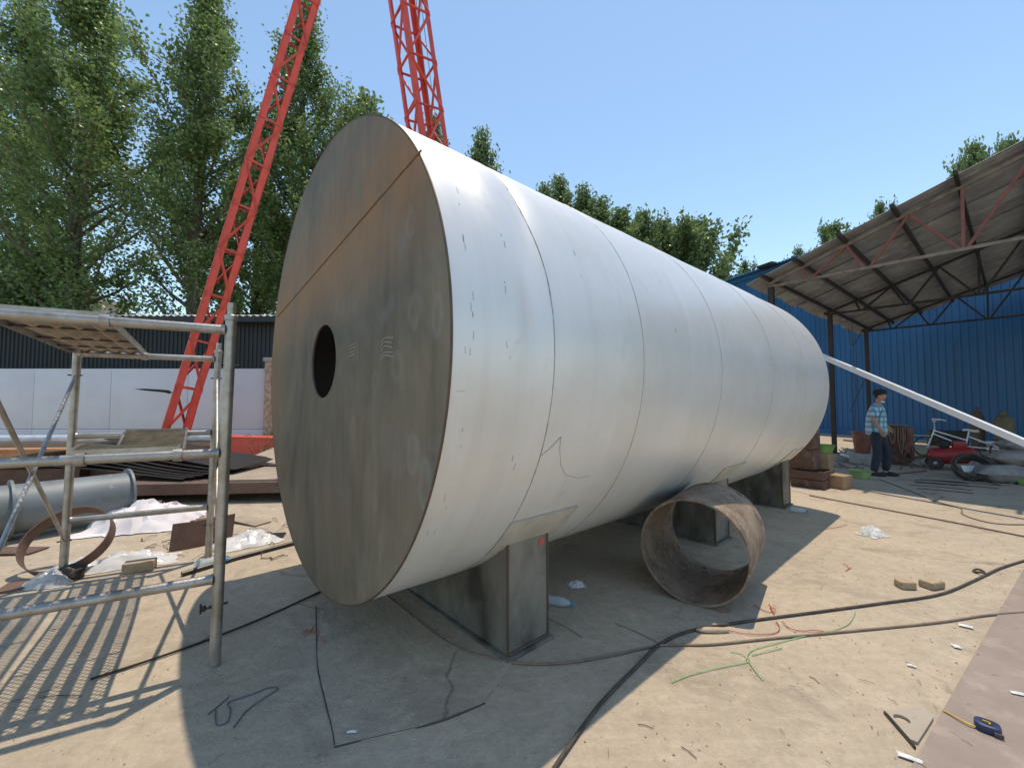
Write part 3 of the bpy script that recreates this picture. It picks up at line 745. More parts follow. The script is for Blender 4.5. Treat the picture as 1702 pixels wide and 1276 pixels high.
# grey flanged pipe
g0 = V((-4.98, 5.45, .325)); gd = V((-.56, -.83, 0)).normalized(); gp = thing('flanged_pipe', 'grey painted steel duct pipe with flanges lying behind the hoop', 'pipe', (g0+gd*1.2).to_2d().to_3d())
MB().lathe([(.272, .0), (.272, 3.2), (.264, 3.2), (.264, 0)], 40, g0, gd, closed=True).build('pipe_wall', M['greypipe'], gp)
for h, nm in ((0, 'flange'), (.98, 'flange'), (2.2, 'flange')):
    fl = MB().lathe([(.273, h-.012), (.322, h-.012), (.322, h+.012), (.273, h+.012)], 40, g0, gd, closed=True).build(nm, M['greypipe'], gp)
    mb = MB(); x_, y_, z_ = basis(gd)
    for q in range(12): 
        tt = 2*math.pi*q/12; mb.lathe([(.008, h-.016), (.008, h+.016)], 6, g0+x_*math.cos(tt)*.298+y_*math.sin(tt)*.298, gd)
    mb.build('bolt_holes', M['dark'], fl)
MB().prism([g0+V((.05,.06,-.32)), g0+V((.32,.16,-.32)), g0+V((.34,.12,-.32)), g0+V((.07,0,-.32))], .2).build('gusset', M['greypipe'], gp, 0)
# hoop leaning on rubble
hc = G(107, 962); hd_ = V((.18, -.62, .62)).normalized(); hx, hy, hz = basis(hd_)
rad = .31; low_ = min((hx*math.cos(q)+hy*math.sin(q)).z for q in [k*.05 for k in range(126)])*rad
hcen = V((-1.075*(hc.y+.2)+.10, hc.y+.2, -low_+.055*.7))
tag(MB().lathe([(rad, -.055), (rad, .055), (rad-.008, .055), (rad-.008, -.055)], 64, hcen, hd_, closed=True).build('steel_hoop', M['brownpl']), 'thin rusty steel hoop tilted up behind the scaffold post', 'hoop')
def lump(name, c, size, mt, label, cat, seed, n=3, amp=.35, flat=True, smooth=50):
    bm = bmesh.new(); bmesh.ops.create_icosphere(bm, subdivisions=n, radius=1)
    for q in bm.verts:
        p = q.co.copy(); k = 1+amp*mn.noise(p*1.6+V((seed*7.3, seed, 0)))+amp*.6*mn.noise(p*4.1+V((seed, 3, seed)))
        q.co = V((p.x*k*size[0]/2, p.y*k*size[1]/2, p.z*k*size[2]/2))
    mz = min(q.co.z for q in bm.verts)*.82
    for q in bm.verts: q.co.z = max(q.co.z, mz)-mz
    mb = MB(); bm.verts.ensure_lookup_table(); mb.add([q.co+V(c) for q in bm.verts], [[q.index for q in f.verts] for f in bm.faces]); bm.free()
    o = mb.build(name, mt, sm=smooth)
    if label: tag(o, label, cat)
    return o
def crumple(name, c, w, d, h, mt, label, cat, seed, rot=0, n=22):
    ca, sa = math.cos(rot), math.sin(rot)
    def fn(u, v):
        x, y = (u-.5)*w, (v-.5)*d
        p = V((x/max(w,d)*5, y/max(w,d)*5, seed*3.7))
        r = math.hypot((u-.5)*2, (v-.5)*2)
        k = .5+.5*mn.noise(p*.9); k2 = abs(mn.noise(p*1.9+V((9,1,seed)))); k3 = abs(mn.noise(p*4.3+V((2,7,seed))))
        z = h*max(0, 1-r**1.7)**.8*(.35+.65*k)*(1-.55*k2)+h*.16*(.6-k3)*max(.15, 1-r*.8)
        e = 1+.28*mn.noise(V((math.atan2(v-.5, u-.5)*1.6, seed, 1)))
        x *= e; y *= e; x += .06*w*mn.noise(p*2); y += .06*d*mn.noise(p*2+V((4,4,4)))
        return V((c[0]+x*ca-y*sa, c[1]+x*sa+y*ca, c[2]+max(.004, z+.006)))
    mb = MB(); mb.grid(fn, n, n); o = mb.build(name, mt, sm=28); return tag(o, label, cat)
crumple('plastic_sheet', G(80, 972), .34, .20, .16, M['clearbag'], 'clear plastic bag crumpled at the foot of the scaffold post', 'plastic bag', 1, .3)
crumple('white_cloth', G(212, 880)+V((0,.25,0)), 1.1, 1.0, .42, M['cloth'], 'white cloth sheet heaped beside the grey pipe mouth', 'cloth', 2, .4, 30)
crumple('plastic_sheet', G(215, 937), .75, .32, .16, M['bag'], 'crumpled white plastic film between hoop and brown plate', 'plastic sheet', 3, .5, 26)
crumple('plastic_sheet', G(125, 945)+V((.05,-.03,0)), .45, .25, .14, M['bag'], 'crumpled plastic film inside the tilted steel hoop', 'plastic sheet', 4)
crumple('plastic_sheet', G(412, 903), .6, .4, .18, M['bag'], 'crumpled plastic film right of the brown upright plate', 'plastic sheet', 5, .6, 26)
lump('rubble_lump', G(118, 962), (.2,.17,.13), M['darksteel'], 'dark rubble lump at the foot of the rear scaffold post', 'rubble', 4)
tag(MB().box(G(62, 972)+V((0,0,.012)), (.42,.2,.02), Matrix.Rotation(.5,3,'Z')).build('steel_offcut', M['brownpl'], sm=0), 'flat dark steel offcut on the ground left of the plastic bag', 'steel offcut')
tag(MB().box(G(232, 948)+V((0,0,.045)), (.22,.11,.085), Matrix.Rotation(.45,3,'Z'), bev=.006).build('brick', M['brick']), 'single tan brick on the ground below the brown upright plate', 'brick')
# upright brown plate (slightly curved)
bpA, bpB = G(280, 918), G(386, 896)
mb = MB(); mb.grid(lambda u, v: V(bpA).lerp(bpB, u)+V((.0, -.05*math.sin(math.pi*u)+.04*v, .27*v)), 14, 3, .01)
tag(mb.build('curved_plate', M['brownpl']), 'upright curved brown steel plate standing behind the near scaffold post', 'steel plate')
mb = MB(); mb.path([G(302, 958)+V((0,0,.022)), G(395, 930)+V((0,0,.022)), G(490, 905)+V((0,0,.022))], .02, 10)
tag(mb.build('black_bar', M['blacksteel']), 'black steel bar on the ground pointing under the tank end', 'steel bar')
mb = MB(); mb.path(spline([G(150,1132), G(255,1098), G(345,1066), G(440,1028), G(533,985)], 5), .0065, 6)
for q in mb.v: q.z += .012
tag(mb.build('steel_rod', M['darksteel']), 'long bent dark rod along the sheet edge by the scaffold foot', 'rod')
# jumble of offcuts between the pipe and the plate stacks
for k, (px, py, w, d, rz, tl, mt, lb) in enumerate([(250,868,.55,.3,.5,.12,'brownpl','brown steel offcut tilted on the ground behind the upright curved plate'),(415,868,.5,.22,-.4,.05,'plate','tan flat offcut on the ground near the tank rim'),(440,893,.4,.16,.3,.04,'blacksteel','black offcut strip on the ground touching the tank shadow'),
        (215,858,.6,.25,.2,.2,'blacksteel','black sheet offcut leaning by the grey pipe mouth'),(360,866,.35,.3,.9,.08,'brownpl','small brown offcut behind the near scaffold post'),(20,918,.5,.2,.1,.03,'brownpl','brown offcut at the left edge below the grey pipe')]):
    p = G(px, py); Mx = Matrix.Rotation(rz,3,'Z') @ Matrix.Rotation(tl,3,'Y')
    tag(MB().box(p+V((0,0,.012+w/2*math.sin(tl))), (w,d,.012), Mx).build('steel_offcut', M[mt], sm=0), lb, 'steel offcut')
mb = MB(); r = random.Random(17)
for k in range(60):
    p = G(r.uniform(230,480), r.uniform(860,935)); a = r.uniform(0,3.14); L = r.uniform(.04,.22)
    mb.path([p+V((0,0,.008)), p+V((math.cos(a)*L*.5, math.sin(a)*L*.5, .012+.03*r.random())), p+V((math.cos(a)*L, math.sin(a)*L, .008))], r.uniform(.002,.006), 4)
stuff(tag(mb.build('wire_litter', M['debris'], sm=0), 'tangle of rusty wire bits left of the tank rim', 'litter'))
# bottle behind the near post
def bottle(p, ang, label, L=.2, r=.032):
    d = V((math.cos(ang), math.sin(ang), 0)); t = thing('plastic_bottle', label, 'bottle', V((p.x,p.y,0)))
    c = V((p.x, p.y, r+.002))
    MB().lathe([(.004,0),(r*.9,.004),(r,.02),(r*.93,L*.35),(r,L*.5),(r,L*.66),(r*.45,L*.86),(r*.38,L*.9)], 16, c, d).build('bottle_body', M['bottle'], t)
    MB().lathe([(r*.46,L*.9),(r*.46,L*1.0),(r*.4,L*1.01)], 14, c, d).build('bottle_cap', M['bluecap'], t)
bottle(G(322, 945), .55, 'clear water bottle with blue cap lying behind the near scaffold post', .26, .038)
bottle(G(905, 1003), -.35, 'clear bottle with blue cap lying behind the near saddle', .22, .034)
bottle(G(1314, 850), -.7, 'pale green bottle lying in front of the far saddle', .2, .035)
# weeds
def weed(c, h, n, label, seed):
    r = random.Random(seed); t = thing('weed_plant', label, 'plant', c)
    st = MB(); lf = MB()
    for k in range(n):
        a = r.uniform(0, 6.28); ln = r.uniform(.1, .35)*h; tip = V(c)+V((math.cos(a)*ln, math.sin(a)*ln, h*r.uniform(.5,1)))
        st.path([V(c), V(c).lerp(tip,.5)+V((0,0,.05*h)), tip], .004, 4)
        for j in range(16):
            p = V(c).lerp(tip, r.uniform(.3,1)); a2 = r.uniform(0,6.28); l = .06+.09*r.random(); d = V((math.cos(a2), math.sin(a2), r.uniform(-.4,.5)))*l; w = d.cross(V((0,0,1))).normalized()*l*.2
            lf.add([p, p+d*.5+w, p+d, p+d*.5-w], [(0,1,2,3)])
    st.build('stem', M['weed'], t); stuff(lf.build('foliage', M['weed'], t, 0))
weed(V((-5.75, 9.6, 0)), .85, 10, 'green weed growing in front of the red beam by the tank', 1)
weed(V((-7.4, 12.7, 0)), .9, 8, 'dark weed growing at the foot of the brick pillar', 2)

# ================================================================== TREES
def leaves(pos, size, r):
    n = len(pos); a = r.normal(size=(n,3)); a[:,2] -= .35; a /= np.linalg.norm(a,axis=1)[:,None]
    b = r.normal(size=(n,3)); b -= a*(a*b).sum(1)[:,None]; b /= np.linalg.norm(b,axis=1)[:,None]
    s_ = size*r.uniform(.6,1.3,n)[:,None]
    v = np.stack([pos-a*s_*.5, pos+b*s_*.36-a*s_*.08, pos+a*s_*.55, pos-b*s_*.36-a*s_*.08],1).reshape(-1,3)
    return v
def tree_data(h, rad, clear, nbr, nleaf, lsize, seed, mt, skirt=1.0):
    r = np.random.default_rng(seed); wood = MB(); ph = r.uniform(0,6,3)
    trunk = [V((.12*math.sin(z*.35+ph[0])*min(1,z/4), .12*math.sin(z*.3+ph[1])*min(1,z/4), z)) for z in np.linspace(0, h*.97, 16)]
    r0 = .012*h+.05
    wood.path(trunk, .1, 10, rr=[max(.015, r0*(1-k/15.5)**.9) for k in range(16)])
    P = []
    tp = lambda z: V((.12*math.sin(z*.35+ph[0]), .12*math.sin(z*.3+ph[1]), z))
    for k in range(nbr):
        t = (k+r.uniform(0,1))/nbr; z = clear+(h*.95-clear)*t; az = k*2.4+r.uniform(-.5,.5)
        prof = (min(1, .62+t*1.6*skirt) if t < .35 else 1)*(1-max(0,t-.45)/.55*.80)
        ln = rad*prof*r.uniform(.7,1.25)*1.25; el = R_(r.uniform(38,58)+14*t)
        d = V((math.cos(az)*math.cos(el), math.sin(az)*math.cos(el), math.sin(el))); p0 = tp(z)
        p1 = p0+d*ln*.5+V((0,0,-.04*ln)); p2 = p0+d*ln+V((0,0,.10*ln))
        if p2.z > h*1.03: p2.z = h*1.03
        pts = [p0, p1, p2]
        rb = max(.012, r0*.34*(1-t*.75)); wood.path(pts, rb, 5, rr=[rb, rb*.6, .006])
        tw = [(pts, 1.0)]
        for q in range(3):
            s0 = p0.lerp(p2, r.uniform(.35,.85)); a2 = az+r.uniform(-1.2,1.2); e2 = el+r.uniform(-.3,.4); l2 = ln*r.uniform(.22,.45)
            s1 = s0+V((math.cos(a2)*math.cos(e2), math.sin(a2)*math.cos(e2), math.sin(e2)))*l2
            wood.path([s0, s1], .01, 3, False); tw.append(([s0, s0.lerp(s1,.5), s1], .6))
        nl = int(nleaf/nbr*prof*1.35*r.uniform(.7,1.3))
        tot = sum(w for _, w in tw)
        for pp, w in tw:
            m = int(nl*w/tot); tt = r.uniform(.18 if w == 1 else 0, 1.03, m)
            A = np.array(pp[0]); B = np.array(pp[1]); Cc = np.array(pp[2])
            q = ((1-tt)**2)[:,None]*A+(2*tt*(1-tt))[:,None]*(2*B-.5*A-.5*Cc)+(tt**2)[:,None]*Cc
            q += r.normal(size=(m,3))*np.array([.26,.26,.26])*(.55+.1*rad)
            P.append(q)
    m = int(nleaf*.05); tt = r.uniform(.85,1.03,m); q = np.zeros((m,3)); q[:,2] = tt*h; q[:,:2] = r.normal(size=(m,2))*.28; P.append(q)
    pos = np.concatenate(P); v = leaves(pos, lsize, r); n = len(pos)
    me = bpy.data.meshes.new('crown'); me.vertices.add(4*n); me.vertices.foreach_set('co', v.ravel().astype(np.float32))
    me.loops.add(4*n); me.loops.foreach_set('vertex_index', np.arange(4*n, dtype=np.int32))
    me.polygons.add(n); me.polygons.foreach_set('loop_start', np.arange(0,4*n,4,dtype=np.int32)); me.update(calc_edges=True)
    me.materials.append(mt)
    return wood, me
TREES = {}
def tree(kind, loc, rz, sc, label, group='poplars behind the yard'):
    t = thing('poplar_tree', label, 'tree', loc, group, rz); t.scale = (sc[0], sc[0], sc[1])
    if kind not in TREES:
        args = KINDS[kind]; wood, me = tree_data(*args); o = wood.build('trunk', M['bark'], t, 40, local=True); TREES[kind] = (o.data, me)
    else:
        o = bpy.data.objects.new('trunk', TREES[kind][0]); COL.objects.link(o); o.parent = t
    c = bpy.data.objects.new('crown', TREES[kind][1]); COL.objects.link(c); c.parent = t; stuff(c)
    return t
KINDS = {'a': (23, 3.5, 3.6, 70, 37000, .15, 11, M['leaf']), 'b': (22, 3.2, 4.0, 66, 34000, .15, 12, M['leaf']),
         'c': (17, 3.0, 3.0, 50, 18000, .22, 13, M['leaf2']), 'd': (12, 3.6, 2.0, 44, 13000, .26, 14, M['leaf2'])}
def on(px, Y): return V(((px-PW/2)/FPX*Y, Y, 0))
tree('a', on(118, 20.5), .4, (1.25, 1.05), 'big poplar with dark forked trunk at the left, above the scaffold')
tree('b', on(322, 21.0), 1.7, (1.2, 1.08), 'tall poplar directly behind the leaning red mast foot, second big one from left')
tree('a', on(20, 23.5), 2.9, (1.2, 1.1), 'tall poplar cut by the left edge of the picture')
tree('b', on(495, 23.5), 3.3, (1.15, 1.12), 'tall pointed poplar between the leaning mast and the tank end')
tree('c', on(600, 26.0), .9, (1.3, 1.22), 'round topped poplar just above the tank end')
tree('c', on(415, 27.0), 5.1, (1.3, 1.12), 'lower poplar behind the middle of the leaning red mast')
tree('d', on(60, 22.0), 1.1, (.8, .78), 'low bushy tree in front of the pale house at left')
def top(px, py, Y, kind, sc, label, rz):
    z = At(px, py, Y).z; h = KINDS[kind][0]
    return tree(kind, on(px, Y), rz, (sc, z/h/1.02), label)
top(715, 196, 27, 'c', .85, 'poplar top showing through the mast behind the tank', 2.2)
top(800, 220, 29, 'c', .9, 'poplar top standing alone above the tank shell, right of the mast', 3.9)
for i, (px, py, Y, kd, sc, w) in enumerate([(905,310,33,'c',.9,'leftmost, smallest tip of the far poplar row above the tank'),(930,296,34,'c',1.0,'thin pointed poplar, second from left in the far row above the tank'),(972,312,35,'c',1.1,'pointed poplar, third from left in the far row above the tank'),
        (1003,332,36,'c',1.2,'narrow poplar in the middle of the far row above the tank'),(1035,350,37,'c',1.4,'low poplar right of the narrow one in the far row'),(1072,360,38,'d',1.0,'poplar with flat top, fourth from right in the far row'),
        (1105,372,40,'c',1.5,'poplar rising behind the low ones, third from right in the far row'),(1128,386,38,'d',1.0,'low bushy poplar, second from right in the far row'),(1166,372,37,'d',1.3,'broad rounded poplar at the right end of the far row')]):
    top(px, py, Y, kd, sc, w, i*1.3+.5)
for i, (px, py, Y, sc, w) in enumerate([(1243,440,46,.5,'small tree tip above the blue shed roof near the tank'),(1335,418,46,.5,'tiny tree tip just left of the canopy edge'),(1397,378,42,.85,'leafy tree crown above the middle of the canopy edge'),(1475,345,44,.6,'small tree tip above the canopy edge'),(1640,248,42,.9,'tree crown at the upper right above the canopy edge'),(1700,240,43,.8,'tree crown cut by the right edge above the canopy')]):
    top(px, py, Y, 'd', sc, w, i*2.1, )

# ================================================================== BLUE BUILDING
WD = V((-.34, .94, 0)).normalized(); WNn = V((-WD.y, WD.x, 0))   # wall direction and outward (towards the yard)
W0 = V((16.2, 18.7, 0)); WH = 9.05
bs = thing('blue_shed', 'tall blue corrugated steel shed behind the canopy', 'shed', W0+WD*-2)
def panel_mesh():
    mb = MB(); prof = []; n = 4; w = .9
    for j in range(n):
        s0 = w*j/n; st = w/n; prof += [(s0, 0), (s0+st*.62, 0), (s0+st*.70, .035), (s0+st*.92, .035)]
    prof.append((w, 0)); vs = []; fs = []
    for a, b in prof: vs += [WD*a-WNn*-b*1, WD*a-WNn*-b*1+V((0,0,WH))]
    for i in range(len(prof)-1): fs.append((2*i, 2*i+2, 2*i+3, 2*i+1))
    return mb.add(vs, fs)
first = None
for k in range(-16, 10):
    if first is None:
        o = panel_mesh().build('wall_panel', M['bluewall'], bs, 0, local=True); first = o
    else:
        o = first.copy(); COL.objects.link(o); o.parent = bs
    o.location = (W0+WD*(k*.9)) - bs.location
pA, pB = W0+WD*(-14.4), W0+WD*9.0
back = -WNn*12
MB().prism([pA-WNn*.05, pB-WNn*.05, pB+back, pA+back], WH-.02).build('core', M['bluewall'], bs, 0)
for k in range(20):
    a = pA.lerp(pB, k/20)+WNn*.4; b = pA.lerp(pB, (k+1)/20-.0006)+WNn*.4
    mb = MB(); mb.grid(lambda u, v: a.lerp(b, u)-WNn*12.6*v+V((0,0,WH+.05+.9*v+.035*math.cos(u*math.pi*12))), 24, 1, .02)
    mb.build('roof_sheet', M['blueroof'], bs, 0)
MB().bar(pA+WNn*.06+V((0,0,WH-.1)), pB+WNn*.06+V((0,0,WH-.1)), .06, .24).build('eave_trim', M['bluewall'], bs, 0)
MB().bar(pA+WNn*.06+V((0,0,.12)), pB+WNn*.06+V((0,0,.12)), .06, .24).build('plinth', M['bluewall'], bs, 0)
c = W0+WD*4.6+WNn*.42+V((0,0,WH+.08)); MB().box(c, (.9,.5,.16), Matrix.Rotation(math.atan2(WD.y,WD.x),3,'Z')).build('ridge_vent', M['darksteel'], bs, 0)

# ================================================================== CANOPY
CE, CG = V((.772, .636, 0)).normalized(), V((.636, -.772, 0)).normalized()
CP = V((5.98, 9.50, 0)); SP = 4.74; EH = 4.16; SL = .34; CW = 8.2
can = thing('lean_to_canopy', 'open steel canopy with corrugated roof and red trusses at right', 'canopy', CP+CE*SP+CG*4)
def cp(e, g, z): return CP+CE*e+CG*g+V((0,0,z))
rz_ = lambda g: EH+.16+SL*g
for i in range(3):
    e = SP*i; mt = M['redsteel'] if i == 0 else M['darksteel']
    for g in (0, CW-.2):
        top_ = EH if g == 0 else rz_(g)-.1
        po = MB().bar(cp(e,g,.012), cp(e,g,top_), .11, .11, up=CE).build('post', M['darksteel'], can, 0)
        MB().box(cp(e,g,.008), (.24,.24,.012), Matrix.Rotation(math.atan2(CE.y,CE.x),3,'Z')).build('base_plate', M['darksteel'], po, 0)
    bc = MB().bar(cp(e,-.1,EH+.02), cp(e,CW-.3,EH+.02), .055, .055).build('bottom_chord', M['darksteel'] if i else M['rustytube'], can, 0)
    MB().bar(cp(e,-.15,rz_(-.15)-.06), cp(e,CW,rz_(CW)-.06), .06, .06, up=CE).build('top_chord', M['rustytube'] if i == 0 else M['darksteel'], can, 0)
    bn = [.75, 1.72, 3.02, 4.5, 6.1]; tn = [.62, 1.4, 2.35, 3.85, 5.3, 7.25]
    for k, g in enumerate(bn):
        wm = M['redsteel'] if i == 0 else M['darksteel']
        MB().bar(cp(e,g-.05,EH+.04), cp(e,tn[k],rz_(tn[k])-.08), .045, .045, up=CE).build('web_bar', wm, can, 0)
        MB().bar(cp(e,g+.05,EH+.04), cp(e,tn[k+1],rz_(tn[k+1])-.08), .045, .045, up=CE).build('web_bar', wm, can, 0)
        if k > 1: MB().bar(cp(e,g,EH+.04), cp(e,g+.02,rz_(g+.02)-.08), .045, .045, up=CE).build('web_bar', wm, can, 0)
for g in (.0, .62, 1.4, 2.2, 3.0, 3.85, 4.7, 5.55, 6.4, 7.25, 8.1):
    MB().bar(cp(-.62, g, rz_(g)), cp(SP*2+1.1, g, rz_(g)), .055, .085, up=(0,0,1)).build('purlin', M['darksteel'], can, 0)
nS = 13; e0, e1 = -.30, SP*2+1.3
for k in range(nS):
    a = e0+(e1-e0)*k/nS; b = e0+(e1-e0)*(k+1)/nS+.13
    mb = MB(); lift = .007*(k % 2)+.002*math.sin(k*2.1)
    mb.grid(lambda u, v: cp(a+(b-a)*u, -.42+(CW+.5)*v+.05*math.sin(k*3.7)*(1-v), rz_(-.42+(CW+.5)*v)+.075+lift+0.021*math.sin(u*math.pi*2*5.2)), 42, 1, .002)
    mb.build('roof_sheet', M['canopy'], can, 60)
# wires hanging from the canopy by the far posts
mb = MB(); mb.path([cp(SP*1.55,.0,EH), cp(SP*1.55,.05,1.8), cp(SP*1.5,.0,.3)], .012, 6); mb.path(spline([cp(SP*1.95,-.1,EH-.05), cp(SP*1.75,-.2,EH-.6), cp(SP*1.55,-.1,EH-.1)],8), .012, 6)
mb.path([cp(SP*1.95,.05,2.6), cp(SP*1.4,.0,1.2)], .014, 6)
tag(mb.build('hanging_wire', M['cable']), 'black wires hanging between the two far canopy posts', 'wire')
# white bar leaning on the front canopy post
tag(MB().bar(V((5.90,9.20,2.96)), V((7.18,3.80,.04)), .085, .085).build('white_bar', M['white'], sm=0), 'long white square steel tube slanting down from behind the far tank end', 'steel tube')

# ================================================================== PERSON
def skin(vs, es, rad, sub=2, root=0):
    me = bpy.data.meshes.new('tmp'); me.from_pydata(vs, es, []); me.update()
    o = bpy.data.objects.new('tmp', me); COL.objects.link(o)
    md = o.modifiers.new('skin', 'SKIN'); md.use_smooth_shade = True
    for i, r in enumerate(rad):
        k = me.skin_vertices[0].data[i]; k.radius = r if isinstance(r, tuple) else (r, r); k.use_root = (i == root)
    s2 = o.modifiers.new('sub', 'SUBSURF'); s2.levels = sub; s2.render_levels = sub
    dg = bpy.context.evaluated_depsgraph_get(); dg.update()
    out = bpy.data.meshes.new_from_object(o.evaluated_get(dg)); bpy.data.objects.remove(o); bpy.data.meshes.remove(me)
    return out
def chainmesh(chains, root=0, sub=2):
    """chains: list of lists of (point, radius); shared points are merged"""
    vs, es, rad, key = [], [], [], {}
    for ch in chains:
        prev = None
        for p, r in ch:
            k = tuple(round(q, 4) for q in p)
            if k not in key: key[k] = len(vs); vs.append(p); rad.append(r)
            if prev is not None: es.append((prev, key[k]))
            prev = key[k]
    return skin(vs, es, rad, sub, root)
def meshobj(me, name, mt, parent):
    me.name = name; me.materials.clear(); me.materials.append(mt); me.shade_smooth()
    o = bpy.data.objects.new(name, me); COL.objects.link(o); o.parent = parent; return o
pp = G(1459, 790); per = thing('person', 'person in blue checked short sleeved shirt and dark trousers walking right', 'person', pp, rz=R_(-44))
pel, ch, nb_ = (0,0,.95), (.03,0,1.34), (.045,0,1.47)
def arm(sy, sh, el, wr, pm, fingers):
    return [[(ch,(.10,.13)), (sh,.058), (el,.042), (wr,.03), (pm,(.034,.022))]]+[[(pm,(.034,.022))]+f for f in fingers]
def fing(pm, d, side, fwd):
    out = []
    for k, (a, ln) in enumerate([(-.028,.062),(-.010,.072),(.010,.07),(.027,.056)]):
        p0 = (pm[0]+side[0]*a, pm[1]+side[1]*a, pm[2]-.03); p1 = (p0[0]+d[0]*ln*.5, p0[1]+d[1]*ln*.5, p0[2]-ln*.5); p2 = (p1[0]+d[0]*ln*.8+fwd*.01, p1[1]+d[1]*ln*.5, p1[2]-ln*.32)
        out.append([(p0,.0095),(p1,.0088),(p2,.0075)])
    q0 = (pm[0]+.03, pm[1], pm[2]+.005); q1 = (pm[0]+.052, pm[1]-.004, pm[2]-.028); q2 = (pm[0]+.06, pm[1]-.004, pm[2]-.055)
    out.append([(q0,.0105),(q1,.0095),(q2,.008)]); return out
rh, lh = (.11,-.24,.90), (.20,.22,.97)
body = [[(pel,(.085,.085)), ((.0,0,1.12),(.10,.10)), (ch,(.10,.13)), (nb_,.058), ((.065,0,1.53),.052), ((.085,0,1.585),(.078,.075)), ((.095,0,1.655),(.092,.082)), ((.085,0,1.715),(.07,.068))],
        [((.095,0,1.655),(.092,.082)), ((.19,0,1.632),.014)],
        [(pel,(.085,.085)), ((-.01,-.08,.88),.065), ((.02,-.11,.50),.058), ((-.06,-.11,.11),.042), ((-.06,-.11,.06),.04), ((.10,-.12,.035),.032)],
        [(pel,(.085,.085)), ((.03,.08,.88),.065), ((.16,.10,.52),.058), ((.12,.10,.12),.042), ((.12,.10,.06),.04), ((.27,.10,.035),.032)]]
body += arm(-1, (.03,-.19,1.40), (-.02,-.245,1.13), (.08,-.245,.97), rh, fing(rh, (.25,.1), (.8,.0), 1))
body += arm(1, (.03,.19,1.40), (.02,.245,1.14), (.15,.23,1.02), lh, fing(lh, (.5,0), (.6,.0), 1))
meshobj(chainmesh(body), 'body', M['skin'], per)
shirt = [[((.01,0,.80),(.165,.20)), ((.005,0,.92),(.162,.20)), ((.0,0,1.04),(.155,.19)), ((.01,0,1.2),(.148,.185)), ((.025,0,1.36),(.135,.17)), ((.04,0,1.455),(.085,.10)), ((.048,0,1.49),(.066,.068))],
         [((.025,0,1.36),(.135,.17)), ((.03,-.19,1.40),.085), ((.0,-.235,1.27),.082), ((-.012,-.24,1.20),.080)],
         [((.025,0,1.36),(.135,.17)), ((.03,.19,1.40),.085), ((.01,.235,1.27),.082), ((.012,.24,1.20),.080)]]
meshobj(chainmesh(shirt), 'shirt', M['plaid'], per)
trs = [[((0,0,1.02),(.11,.12)), ((0,0,.92),(.14,.145))], [((0,0,.92),(.14,.145)), ((-.005,-.09,.78),.10), ((.02,-.11,.50),.085), ((-.035,-.11,.2),.072), ((-.055,-.11,.07),.068)],
       [((0,0,.92),(.14,.145)), ((.05,.09,.78),.10), ((.155,.10,.52),.085), ((.13,.10,.2),.072), ((.12,.10,.08),.068)]]
meshobj(chainmesh(trs), 'trousers', M['trouser'], per)
for x, y in ((-.08,-.115), (.10,.10)):
    mb = MB(); bm = bmesh.new(); bmesh.ops.create_uvsphere(bm, u_segments=16, v_segments=10, radius=1)
    for q in bm.verts: q.co = V((x+.085+q.co.x*.15, y+q.co.y*.05*(1+.1*q.co.x), max(.0, .035+q.co.z*.052*(1-.25*q.co.x))))
    bm.verts.ensure_lookup_table(); mb.add([q.co for q in bm.verts], [[q.index for q in f.verts] for f in bm.faces]); bm.free(); mb.build('shoe', M['shoe'], per, 60, local=True)
mb = MB(); mb.lathe([(.105,-.01),(.112,.02),(.112,.05),(.092,.085),(.045,.104),(.002,.107)], 24, (.08,0,1.678), (-.12,0,1)); mb.build('hair_top', M['cap'], per, 50, local=True)
mb = MB(); mb.grid(lambda u, v: V((.02-.055*math.cos((u-.5)*2.4)+.05, .095*math.sin((u-.5)*2.4), 1.60+.08*v)), 12, 3, .012); mb.build('hair', M['cap'], per, 40, local=True)
mb = MB(); mb.grid(lambda u, v: V((.075+.078*math.cos((u-.5)*2.6), .075*math.sin((u-.5)*2.6), 1.505+.03*v)), 12, 3, .004); mb.build('face_mask', M['paper'], per, 40, local=True)
for sy in (-1, 1):
    MB().lathe([(.004,-.008),(.02,-.004),(.022,.004),(.008,.008)], 12, (.075, sy*.088, 1.63), (0,1,0)).build('ear', M['skin'], per, 50, local=True)
    MB().lathe([(.002,-.004),(.009,0),(.002,.004)], 10, (.178, sy*.03, 1.655), (1,0,0)).build('eye', M['cap'], per, 50, local=True)

# ================================================================== RIGHT-HAND YARD CLUTTER
def crate(name, c, w, d, h, rz, mt, label, boards=3, cat='crate'):
    t = thing(name, label, cat, V((c[0], c[1], c[2])), rz=rz)
    for sx in (-1, 1):
        for b in range(boards):
            hb = h/boards; MB().box((sx*(w/2-.01), 0, hb*(b+.5)), (.02, d, hb-.012), bev=.003).build('board', mt, t, local=True)
    for sy in (-1, 1):
        for b in range(boards):
            hb = h/boards; MB().box((0, sy*(d/2-.01), hb*(b+.5)), (w-.044, .02, hb-.012), bev=.003).build('board', mt, t, local=True)
    for sx in (-1, 1):
        for sy in (-1, 1): MB().box((sx*(w/2-.045), sy*(d/2-.045), h/2), (.04, .04, h), bev=.003).build('corner_post', mt, t, local=True)
    MB().box((0, 0, .012), (w-.05, d-.05, .02)).build('bottom', mt, t, 0, local=True)
    return t
cr = T(7.05, .62, 0)
crate('wooden_crate', (5.45, 7.62, 0), .62, .5, .30, R_(38), M['crate'], 'low brown crate on the ground right of the far saddle', 2)
tag(MB().box((5.80, 7.45, .115), (.34,.28,.23), Matrix.Rotation(.5,3,'Z'), bev=.008).build('carton', M['card']), 'small open brown carton at the corner of the low crate', 'carton')
